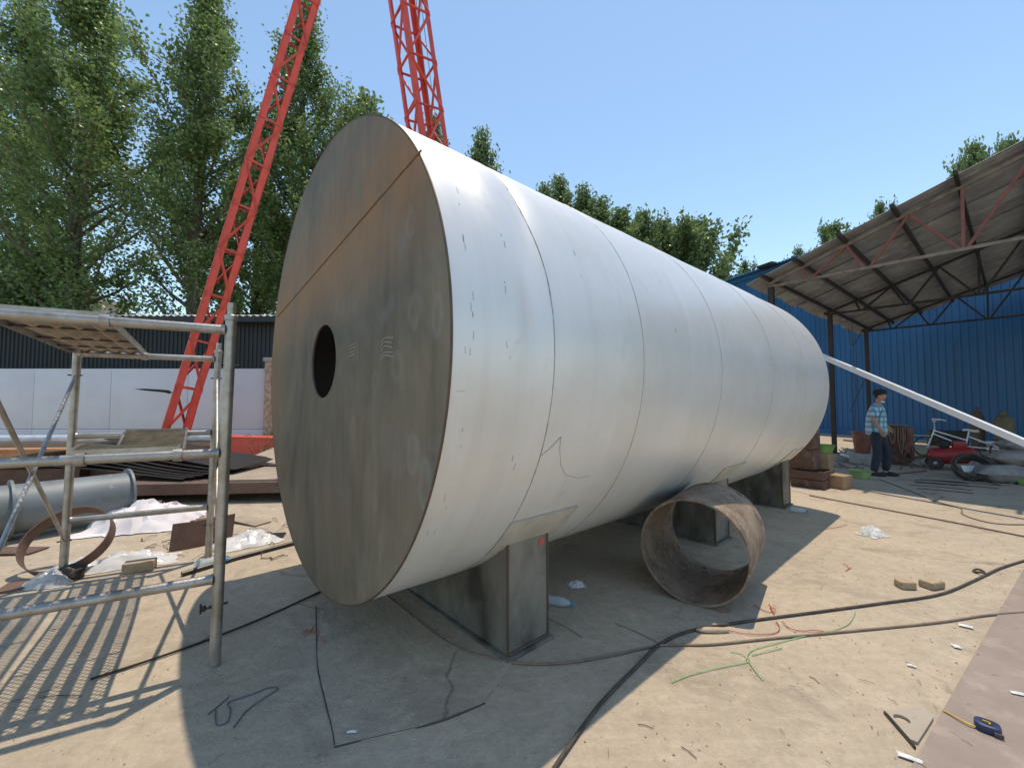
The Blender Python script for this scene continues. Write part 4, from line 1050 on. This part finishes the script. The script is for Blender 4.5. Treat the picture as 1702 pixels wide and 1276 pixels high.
crate('wooden_crate', (5.38, 7.70, .302), .42, .38, .72, R_(40), M['crate'], 'tall rust brown crate stacked on the low crate beside the tank', 2)
tag(MB().box((5.50, 8.15, .52), (.06,.5,1.04), Matrix.Rotation(.7,3,'Z'), bev=.006).build('rusty_panel', M['crate']), 'upright rust brown panel behind the stacked crates', 'panel')
tag(MB().box((5.98, 8.10, .27), (.36,.3,.54), Matrix.Rotation(.7,3,'Z'), bev=.006).build('carton', M['card']), 'brown carton carrying the green basin behind the crates', 'carton')
def basin(c, r, h, mt, label, tilt=(0,0,1)):
    return tag(MB().lathe([(.001,0),(r*.72,0),(r*.97,h*.96),(r*1.05,h*.97),(r*1.06,h),(r*.95,h),(r*.70,.012),(.001,.012)], 28, c, tilt, caps=False).build('plastic_basin', mt), label, 'basin')
basin(V((5.98, 8.09, .543)), .22, .15, M['basin'], 'bright green plastic basin on the carton beside the tank')
bz = G(1437, 796); basin(V((bz.x, bz.y+.1, .002)), .19, .155, M['basin2'], 'pale green plastic basin on the ground at the person\'s feet')
# red-brown bucket on a block
q = on(1430, 10.2); tag(MB().box(V((q.x, q.y, .14)), (.42,.42,.28), Matrix.Rotation(.6,3,'Z'), bev=.01).build('concrete_block', M['concrete']), 'grey block under the red brown bin behind the person', 'block')
tag(MB().lathe([(.14,0),(.15,.02),(.20,.48),(.215,.49),(.215,.52),(.185,.52),(.13,.03),(.002,.03)], 24, V((q.x,q.y,.282)), caps=False).build('bin', M['bucket']), 'red brown plastic bin standing on a grey block behind the person', 'bin')
# cable drum with loops
q = on(1484, 10.4); dr = thing('cable_drum', 'rusty drum draped with looped welding cables behind the person', 'drum', q)
MB().lathe([(.30,0),(.30,.02),(.285,.03),(.285,.36),(.295,.38),(.285,.40),(.285,.84),(.30,.86),(.30,.88),(.27,.88)], 28, q).build('barrel', M['crate'], dr)
rr_ = random.Random(3)
for k in range(16):
    a = -2.6+.14*k*1.1; r = .315+.02*rr_.random(); wdt = .10+.05*rr_.random(); dep = rr_.uniform(.35,.75)
    p = lambda t: q+V((math.cos(a+t)*r, math.sin(a+t)*r, 0))
    pts = [p(-wdt)*1+V((0,0,.90)), p(-wdt*1.2)+V((0,0,.90-dep*.5)), p(0)+V((0,0,.88-dep)), p(wdt*1.2)+V((0,0,.90-dep*.5)), p(wdt)+V((0,0,.90))]
    MB().path(spline(pts, 5), .014, 6).build('cable_loop', [M['bucket'], M['cable2'], M['redsteel']][k % 3], dr)
for k in range(5): MB().path([q+V((math.cos(t)*(.1+.04*k), math.sin(t)*(.1+.04*k), .90+.012*k)) for t in [2*math.pi*j/20 for j in range(21)]], .014, 6).build('cable_loop', M['cable2'], dr)
# compressor
q = on(1577, 9.4); cmp_ = thing('air_compressor', 'red portable air compressor with black wheel frame lying beside the sacks', 'compressor', q, rz=-.7)
MB().lathe([(.01,-.40),(.10,-.385),(.165,-.34),(.185,-.28),(.185,.28),(.165,.34),(.10,.385),(.01,.40)], 28, (0,0,.32), (1,.0,.12)).build('tank', M['redmach'], cmp_, 40, local=True)
MB().box((.12,0,.56), (.22,.18,.18), bev=.02).build('motor', M['redmach'], cmp_, local=True)
MB().lathe([(.07,-.09),(.09,-.08),(.09,.08),(.07,.09)], 18, (-.12,0,.55), (0,1,0)).build('pump_head', M['darksteel'], cmp_, local=True)
for sy in (-1, 1):
    wh = MB().lathe([(.06,-.02),(.13,-.025),(.14,0),(.13,.025),(.06,.02)], 24, (-.28,sy*.2,.14), (0,1,0)).build('wheel', M['cable'], cmp_, local=True)
    MB().lathe([(.02,-.03),(.055,-.015),(.055,.015),(.02,.03)], 14, (-.28,sy*.2,.14), (0,1,0)).build('hub', M['galv'], wh, local=True)
    MB().path([(.28,sy*.15,.0),(.28,sy*.15,.2)], .014, 8).build('leg', M['darksteel'], cmp_, local=True)
MB().path(spline([(-.36,-.16,.30),(-.62,-.16,.2),(-.70,-.12,.1),(-.70,.12,.1),(-.62,.16,.2),(-.36,.16,.30)],4), .014, 8).build('handle', M['cable'], cmp_, local=True)
# hose coil
q = on(1610, 8.15); hc_ = thing('hose_coil', 'coil of black rubber hose leaning on the grey sacks', 'hose', V((q.x,q.y,0)))
cd = V((-.45,-.62,.62)).normalized(); hx, hy, hz = basis(cd)
lowk = min((hx*math.cos(t)+hy*math.sin(t)).z for t in [k*.06 for k in range(105)])
for k in range(9):
    r = .24+.012*(k % 4); cc = V((q.x,q.y,.02-lowk*.285))+cd*(k*.022-.09)+hx*.012*math.sin(k*2)
    MB().path([cc+hx*math.cos(2*math.pi*j/40)*r+hy*math.sin(2*math.pi*j/40)*r*(1+.04*math.sin(j*.6+k)) for j in range(41)], .016, 7).build('hose_turn', M['cable'], hc_)
tag(MB().grid(lambda u, v: V((q.x-.1+.26*u, q.y+.06+.05*v, .15+.12*v)), 3, 3, .004).build('paper_scrap', M['paper']), 'white scrap lying inside the black hose coil', 'scrap')
# sacks
def sack(c, w, d, h, rz, label, seed, tilt=0):
    bm = bmesh.new(); bmesh.ops.create_cube(bm, size=2); bmesh.ops.subdivide_edges(bm, edges=bm.edges[:], cuts=11, use_grid_fill=True)
    for p in bm.verts:
        x, y, z = p.co; k = (1-abs(x)**5*.35)*(1-abs(y)**5*.35); zz = z*k*(1-.55*abs(x)**4)*(1-.45*abs(y)**4)
        n_ = .22*mn.noise(V((x*1.7+seed*5, y*1.7, z))) + .12*mn.noise(V((x*5, y*4+seed, z*4)))
        p.co = V((x*w/2*(1-.1*abs(z)), y*d/2*(1-.1*abs(z)), (zz+n_)*h/2))
    mz = min(p.co.z for p in bm.verts)*.9; Mx = Matrix.Rotation(rz,3,'Z') @ Matrix.Rotation(tilt,3,'Y')
    for p in bm.verts: p.co.z = max(p.co.z, mz)-mz; p.co = Mx @ p.co + V(c)
    bm.verts.ensure_lookup_table(); mb = MB(); mb.add([p.co for p in bm.verts], [[p.index for p in f.verts] for f in bm.faces]); bm.free()
    return tag(mb.build('filled_sack', M['sack'], sm=60), label, 'sack', 'grey sacks piled by the right edge')
sack((9.30, 7.95, 0), .8, .55, .32, -.6, 'front lower grey sack right of the hose coil', 1)
sack((10.0, 7.55, 0), .8, .55, .32, -.7, 'lower grey sack at the right edge, in front of the pile', 2)
sack((9.75, 8.45, 0), .8, .55, .34, -.5, 'lower grey sack at the back of the pile', 4)
sack((9.65, 7.95, .30), .8, .55, .28, -.65, 'middle layer grey sack at the front of the pile', 5)
sack((10.2, 8.0, .31), .8, .55, .28, -.6, 'middle layer grey sack at the right edge', 6)
sack((9.95, 8.05, .55), .85, .55, .26, -.55, 'topmost pale grey sack on the pile', 8)
# tricycle
q = on(1590, 11.2); tr = thing('cargo_tricycle', 'old cargo tricycle with white handlebar and pale saddle by the blue wall', 'tricycle', q, rz=-.55)
def wheel(x, y, r):
    w = MB().path([(x+math.cos(2*math.pi*j/36)*r, y, r+.012+math.sin(2*math.pi*j/36)*r) for j in range(37)], .018, 7).build('wheel', M['cable'], tr, local=True)
    mb = MB()
    for j in range(14): mb.path([(x,y,r+.012), (x+math.cos(2*math.pi*j/14)*r, y, r+.012+math.sin(2*math.pi*j/14)*r)], .003, 3)
    mb.build('spokes', M['galv'], w, local=True)
    MB().lathe([(.03,-.04),(.03,.04)], 10, (x,y,r+.012), (0,1,0)).build('hub', M['galv'], w, local=True)
wheel(-.62,0,.28); wheel(.72,-.34,.26); wheel(.72,.34,.26)
fr = MB()
for a, b in [((-.62,0,.29),(-.46,0,.78)), ((-.50,0,.66),(.12,0,.34)), ((-.47,0,.74),(.16,0,.50)), ((.12,0,.34),(.2,0,.76)), ((.12,0,.34),(.72,0,.30)), ((.2,0,.6),(.72,0,.34)), ((.72,-.4,.28),(.72,.4,.28))]: fr.tube(a, b, .018, 8)
fr.build('frame', M['white'], tr, local=True)
MB().path(spline([(-.30,-.28,1.02),(-.44,-.2,1.06),(-.46,0,.98),(-.44,.2,1.06),(-.30,.28,1.02)],4), .014, 8).build('handlebar', M['white'], tr, local=True)
MB().tube((-.46,0,.76),(-.46,0,1.0),.014,8).build('stem', M['galv'], tr, local=True)
MB().grid(lambda u, v: V((.08+.28*u, (v-.5)*(.07+.13*u), .80+.015*math.sin(u*6)-.04*(2*v-1)**2)), 8, 6, .03).build('saddle', M['paper'], tr, local=True)
bx = MB(); bx.box((-.1,.32,.52), (.75,.03,.42)); bx.box((-.1,.62,.52), (.75,.03,.42)); bx.box((-.46,.47,.52), (.03,.27,.42)); bx.box((.26,.47,.52), (.03,.27,.42)); bx.box((-.1,.47,.32),(.75,.3,.03))
bx.build('cargo_box', M['darksteel'], tr, 0, local=True)
for k in range(4): MB().bar((.5,-.42+.28*k,.46),(1.25,-.42+.28*k,.46),.03,.03).build('rack_bar', M['white'], tr, 0, local=True)
for xx in (.5, 1.25): MB().bar((xx,-.44,.445+.0),(xx,.44,.445),.03,.028).build('rack_rail', M['white'], tr, 0, local=True)
MB().lathe([(.001,0),(.05,.01),(.065,.06),(.05,.11),(.001,.12)],16,(.98,-.1,.475)).build('lamp', M['white'], tr, local=True)
MB().box((-.75,0,.60), (.3,.26,.02)).build('front_mudguard', M['galv'], tr, 0, local=True)
for px, Y, h, r, mt, lb in ((1622, 13.2, 1.35, .16, 'cyl', 'dark rusty gas cylinder standing against the blue wall'), (1666, 12.6, 1.25, .22, 'olive', 'brown gas cylinder standing behind the grey sacks')):
    q = on(px, Y); t = thing('gas_cylinder', lb, 'gas cylinder', q)
    MB().lathe([(r*.95,0),(r,.03),(r,h*.72),(r*.92,h*.8),(r*.62,h*.88),(r*.3,h*.91)], 24, q).build('cylinder_body', M[mt], t)
    MB().lathe([(r*.34,h*.9),(r*.36,h*.98),(r*.2,h)], 14, q).build('valve_cap', M[mt], t)
# boards, pipes and rods along the wall
bl = [((1392,738,13),(1440,752,11.5),.05,'white','white strip of wood lying near the far canopy post'),((1395,748,12),(1425,757,11),.06,'paper','short pale board near the green basin'),((1506,748,13.0),(1547,753,12.2),.05,'basin2','pale green strip lying behind the compressor'),
      ((1500,739,15),(1560,744,14),.05,'galv','grey pipe lying at the foot of the blue wall'),((1400,728,16.5),(1432,733,15.5),.07,'wood','timber board at the foot of the blue wall by the posts')]
for (a, b, c_), (d_, e_, f_), w, mt, lb in bl:
    p0, p1 = on(a, c_), on(d_, f_); tag(MB().bar(p0+V((0,0,w/2+.002)), p1+V((0,0,w/2+.002)), w, w).build('board', M[mt], sm=0), lb, 'board')
mb = MB(); mb.path(spline([G(1493,788)+V((0,0,.012)), G(1512,786)+V((0,0,.012)), G(1540,783)+V((0,0,.012))],4), .012, 8)
tag(mb.build('red_pipe', M['redsteel']), 'thin red pipe on the ground right of the person', 'pipe')
for k in range(8):
    r = random.Random(40+k); p = G(1510+r.uniform(0,30), 806+r.uniform(-8,8)); d = V((1,-.62+.5*r.uniform(-.3,.3),0))*r.uniform(.4,.9)
    w_ = ['nearest', 'second nearest', 'third nearest', 'bent', 'short', 'long', 'second farthest', 'farthest'][k]
    tag(MB().path(spline([p+V((0,0,.006+.011*k)), p+d*.5+V((0,.04,.008+.011*k)), p+d+V((0,0,.006+.011*k))],4), .0055, 5).build('wire_rod', M['darksteel']), w_+' thin rusty rod in the loose bundle right of the pale green basin', 'rod', 'rods in the bundle near the basin')
crumple('plastic_sheet', on(1510, 10.3), .8, .5, .16, M['sack'], 'grey crumpled sheet on the ground between drum and compressor', 'sheet', 11)
q = G(1700, 806); tag(MB().box(V((q.x+.1,q.y,.06)), (.25,.2,.12), Matrix.Rotation(.4,3,'Z'), bev=.03).build('yellow_bag', M['basin']), 'yellow green package at the right edge below the sacks', 'package')
mb = MB(); mb.path(spline([G(1640,797), G(1660,806), G(1685,804), G(1700,796)],6), .014, 7)
for p in mb.v: p.z += .015
tag(mb.build('hose_end', M['cablegrey']), 'grey hose end curling on the ground below the sacks', 'hose')
# scrap heap of small pieces by the far posts
mb = MB(); r = random.Random(5)
for k in range(90):
    p = on(r.uniform(1395,1560), r.uniform(9.2,13.5)); a = r.uniform(0,3.14); L = r.uniform(.05,.35)
    mb.bar(p+V((0,0,.02)), p+V((math.cos(a)*L, math.sin(a)*L, .02+r.uniform(0,.08))), r.uniform(.01,.04), r.uniform(.008,.02))
stuff(tag(mb.build('scrap_litter', M['debris'], sm=0), 'scattered scrap bits on the shaded ground near the far canopy posts', 'scrap'))

# ================================================================== CABLES AND SMALL THINGS IN FRONT
def cable(name, pts, r, mt, label, cat='cable', n=7, wob=.0):
    P = spline([G(x, y) for x, y in pts], n)
    P = [V((p.x+wob*mn.noise(V((i*.4, r*900, 0))), p.y+wob*mn.noise(V((i*.4, r*900, 9))), r+.001)) for i, p in enumerate(P)]
    return tag(MB().path(P, r, 8).build(name, mt, sm=60), label, cat)
cable('power_cable', [(915,1290),(945,1245),(1000,1170),(1060,1108),(1098,1072),(1150,1050),(1245,1034),(1365,1018),(1460,1005),(1560,990),(1620,966),(1665,945),(1720,928)], .0095, M['cable'], 'thick black cable running from the bottom edge to the right edge')
cable('power_cable', [(640,990),(690,1030),(760,1078),(850,1102),(930,1104),(1010,1092),(1100,1074),(1180,1073),(1290,1062),(1420,1050),(1560,1036),(1640,1024),(1720,1018)], .0075, M['cable2'], 'thin brown cable running past the near saddle to the right edge')
cable('welding_wire', [(1345,824),(1420,838),(1500,853),(1580,868),(1660,884),(1720,896)], .009, M['cable2'], 'dark cable crossing the sunlit ground behind the white bag')
cable('welding_wire', [(1460,796),(1510,815),(1560,835),(1596,845),(1600,855),(1630,866),(1670,872),(1720,872)], .007, M['cable2'], 'thin kinked wire on the ground right of the white bag')
cable('loose_wire', [(525,1008),(526,1060),(528,1110),(540,1165),(552,1215),(556,1240)], .0035, M['cable'], 'dark wire along the left edge of the sheet under the tank')
cable('loose_wire', [(556,1242),(640,1222),(720,1203),(770,1185),(806,1169)], .003, M['cable'], 'dark wire along the front edge of the sheet under the tank')
cable('loose_wire', [(345,1188),(365,1172),(382,1157)], .0028, M['bluewire'], 'short straight end of blue grey wire scrap')
cable('loose_wire', [(358,1178),(358,1198),(362,1206),(378,1200),(383,1180),(380,1168),(420,1154),(448,1143),(462,1146),(440,1160),(410,1182),(388,1210)], .003, M['bluewire'], 'looped blue grey wire scrap on the shaded ground at lower left', 'wire', 5)
# green straps
gp_ = [[(1116,1135),(1150,1122),(1200,1110),(1240,1102),(1246,1098)], [(1246,1098),(1232,1088),(1214,1084)], [(1244,1100),(1252,1112),(1268,1132)], [(1240,1098),(1250,1082),(1290,1070),(1330,1060),(1380,1050),(1410,1038),(1422,1018)], [(1250,1090),(1300,1078)]]
gl = ['green plastic tie pointing left on the sunlit ground', 'short green plastic tie curling up from the knot', 'green plastic tie pointing to the lower right from the knot', 'long green plastic tie running right below the black cable', 'green plastic tie alongside the brown cable']
for k, p in enumerate(gp_):
    P = spline([G(x, y) for x, y in p], 6)
    mb = MB(); w = .006
    P = [V((q.x, q.y, .006+.012*abs(mn.noise(V((i*.5, k, 0)))))) for i, q in enumerate(P)]
    mb.path(P, .0027, 5); tag(mb.build('plastic_tie', M['greentie']), gl[k], 'plastic tie', 'green plastic ties on the ground')
rp = [([(1252,1006),(1275,1018),(1290,1018)], 'red plastic tie at the shadow tip of the rusty pipe'), ([(1278,1004),(1287,1022),(1280,1010),(1290,1014)], 'bunched red plastic tie beside the black cable'), ([(1290,1034),(1296,1046),(1285,1054),(1250,1056),(1215,1050)], 'red plastic tie curving under the black cable'),
      ([(1300,1034),(1318,1048),(1370,1050)], 'red plastic tie straightened along the brown cable'), ([(1402,938),(1412,945),(1406,949),(1416,944)], 'small red plastic scrap on the sunlit ground'), ([(1372,880),(1390,877),(1408,873)], 'thin red strip left of the white bag'),
      ([(503,1055),(512,1048),(528,1056),(540,1072)], 'red plastic tie on the shaded ground below the tank end'), ([(522,1040),(516,1050),(505,1060)], 'dark red twist of plastic below the tank end'), ([(1215,1016),(1198,1018),(1185,1014)], 'red strip touching the bottom of the rusty pipe')]
for k, (p, lb) in enumerate(rp):
    P = [V((q.x, q.y, .006+.014*abs(mn.noise(V((i*.7, k, 5)))))) for i, q in enumerate(spline([G(x, y) for x, y in p], 5))]
    tag(MB().path(P, .0027, 5).build('plastic_tie', M['redtie']), lb, 'plastic tie', 'red plastic ties on the ground')
# bricks
def half_brick(c, rz, w, d, h, label, cutl):
    ca, sa = math.cos(rz), math.sin(rz); pts = [(-w/2,-d/2),(w/2-cutl,-d/2),(w/2,-d/2+cutl*.8),(w/2,d/2),(-w/2+cutl*.4,d/2),(-w/2,d/2-cutl)]
    mb = MB(); lo_ = [V((c.x+x*ca-y*sa, c.y+x*sa+y*ca, .001)) for x, y in pts]
    mb.prism(lo_, h); o = mb.build('brick', M['brick'], sm=0)
    bm = bmesh.new(); bm.from_mesh(o.data); bmesh.ops.bevel(bm, geom=bm.edges[:], offset=.005, segments=2, affect='EDGES'); bmesh.ops.subdivide_edges(bm, edges=[e for e in bm.edges if e.calc_length() > .03], cuts=3, use_grid_fill=True)
    for q in bm.verts: q.co += V((mn.noise(q.co*40), mn.noise(q.co*40+V((5,0,0))), 0))*.003
    bm.to_mesh(o.data); bm.free(); return tag(o, label, 'brick')
half_brick(G(1505, 976), -.15, .125, .10, .055, 'left sandy half brick on the sunlit ground', .028)
half_brick(G(1549, 976), .25, .145, .095, .055, 'right sandy half brick on the sunlit ground', .004)
# tape measure
q = G(1642, 1216); q.z = .008; tm = thing('tape_measure', 'dark blue tape measure lying on the mauve steel sheet', 'tape measure', q, rz=-.75)
mb = MB(); n = 20; prof = []
for k in range(n):
    t = 2*math.pi*k/n; ex = .62; cx, cy = math.cos(t), math.sin(t); prof.append((math.copysign(abs(cx)**ex, cx)*.043, math.copysign(abs(cy)**ex, cy)*.036))
rings = [(0,.94),(.005,1),(.026,1),(.033,.93),(.035,.8)]
vs = [(x*k, y*k, z) for z, k in rings for x, y in prof]; fs = [(i*n+j, i*n+(j+1) % n, (i+1)*n+(j+1) % n, (i+1)*n+j) for i in range(4) for j in range(n)]+[tuple(range(n-1,-1,-1)), tuple(range(4*n,5*n))]
MB().add(vs, fs).build('case', M['tapeblue'], tm, 40, local=True)
MB().lathe([(.022,.0352),(.022,.0362),(.001,.0364)], 20, (0,0,0)).build('badge', M['darksteel'], tm, local=True)
mb = MB(); mb.box((-.004,.003,.0372), (.024,.006,.0012)); mb.box((.006,-.004,.0372), (.006,.016,.0012)); mb.build('badge_figure', M['yellow'], tm, 0, local=True)
MB().path(spline([(-.038,-.022,.008),(-.07,-.02,.01),(-.14,.03,.004)],5), .004, 5).build('tape_blade', M['yellow'], tm, local=True)
MB().box((.03,-.038,.012), (.03,.01,.018), bev=.003).build('belt_clip', M['cable'], tm, local=True)
# square washer plate with hole
def holed_plate(c, poly, r, t):
    n = 40; ro = []; ri = []
    for k in range(n):
        q = 2*math.pi*(k+.5)/n; d = V((math.cos(q), math.sin(q), 0)); best = None
        for i in range(len(poly)):
            p0, p1 = poly[i], poly[(i+1) % len(poly)]; e = p1-p0; den = d.x*e.y-d.y*e.x
            if abs(den) < 1e-9: continue
            w = p0-c; tt = (w.x*e.y-w.y*e.x)/den; u = (w.x*d.y-w.y*d.x)/den
            if tt > 0 and -1e-6 <= u <= 1+1e-6 and (best is None or tt < best): best = tt
        ro.append(c+d*best); ri.append(c+d*r)
    vs = []
    for z in (.001, t): vs += [V((p.x,p.y,z)) for p in ro]+[V((p.x,p.y,z)) for p in ri]
    fs = []
    for k in range(n):
        j = (k+1) % n; fs += [(k,n+k,n+j,j)[::-1], (2*n+k,2*n+j,3*n+j,3*n+k), (k,j,2*n+j,2*n+k), (n+j,n+k,3*n+k,3*n+j)]
    return MB().add(vs, fs).build('holed_plate', M['floorplate'], sm=0)
tag(holed_plate(G(1499,1199), [G(1474,1188), G(1522,1243), G(1552,1196), G(1535,1176)], .030, .014), 'flat steel plate with round hole lying at the sheet edge', 'steel plate')
tag(MB().bar(G(1470,1186)+V((0,0,.008)), G(1521,1245)+V((0,0,.008)), .007, .014).build('edge_shadow_strip', M['blacksteel'], sm=0), 'black strip drawn as the shadow along the edge of the holed plate', 'shadow strip')  # thin black bar put in for the shadow along the plate's left edge
# ring scrap, papers, bags
q = G(1630, 953); tag(MB().path([V((q.x+.035*math.cos(t), q.y+.05*math.sin(t), .012+.012*math.sin(t*2))) for t in [k*.3 for k in range(20)]], .009, 6).build('rubber_ring', M['cable']), 'small black rubber ring on the sunlit ground at right', 'ring')
crumple('plastic_bag', G(1449, 889), .26, .22, .14, M['bag'], 'white plastic bag on the sunlit ground right of the tank shadow', 'plastic bag', 21, .3, 26)
crumple('paper_scrap', G(958, 973), .14, .12, .05, M['paper'], 'white crumpled paper in the tank shadow behind the saddle', 'paper', 22, .2, 14)
for x, y, w, d, rt, lb in ((1605,1042,.09,.03,-.7,'white glove scrap lying by the brown cable at right'),(1590,1076,.05,.03,-.4,'small white scrap below the glove scrap'),(1692,1156,.07,.02,-.4,'white wrapper at the right edge on the mauve sheet'),(1512,1262,.1,.02,-.6,'white paper strip at the bottom edge of the mauve sheet'),(1515,1108,.05,.012,-.6,'thin white strip in the middle of the sunlit ground'),(585,1219,.06,.012,.1,'thin white strip on the shaded sheet at the bottom')):
    crumple('paper_scrap', G(x, y)+V((0,0,.008 if x > 1620 else .004)), w*.75, d*1.3, .009, M['paper'], lb, 'paper', x*.01, rt, 10)
lump('stone', G(1185, 1050), (.24,.05,.035), M['stone'], 'long pale stone sliver under the black cable', 'stone', 31, 2, .3)
for x0, y0, x1, y1, lb in ((910,1028,968,1060,'thin dark wire right of the near saddle'),(1022,1037,1092,1068,'thin dark wire in the shade before the rusty pipe'),(1060,1205,1086,1212,'short dark wire on the sunlit ground near the shadow edge'),(1132,1242,1158,1262,'short dark wire near the bottom edge'),(1345,1125,1362,1137,'short dark twig right of the green ties'),(65,1160,137,1158,'short black rod lying in the scaffold shadow')):
    tag(MB().path([G(x0,y0)+V((0,0,.006)), G((x0+x1)/2,(y0+y1)/2-2)+V((0,0,.006)), G(x1,y1)+V((0,0,.006))], .0018, 5).build('wire_scrap', M['cable']), lb, 'wire')
# uncountable litter
r = random.Random(99); mb = MB()
for k in range(620):
    Y = 1.2+8*r.random()**1.6; X = r.uniform(-1.25,1.25)*Y; a = r.uniform(0,3.14); L = r.uniform(.008,.045)*(1 if r.random() < .9 else 2)
    p = V((X, Y, .0095)); d = V((math.cos(a), math.sin(a), 0))*L
    mb.path([p, p+d*.5+V((0,0,.003)), p+d], r.uniform(.0006,.0014), 3)
stuff(tag(mb.build('ground_litter', M['debris'], sm=0), 'tiny dark wire bits and twigs scattered over the yard', 'litter'))
mb = MB()
for k in range(2200):
    Y = 1.2+9*r.random()**1.7; X = r.uniform(-1.25,1.25)*Y; s_ = r.uniform(.0015,.005)
    mb.box((X, Y, s_*.3+.001), (s_*2, s_*1.6, s_), Euler((r.random(), r.random(), r.random()*3)).to_matrix())
stuff(tag(mb.build('ground_crumbs', M['stone'], sm=0), 'small pale crumbs of grit scattered over the yard', 'grit'))
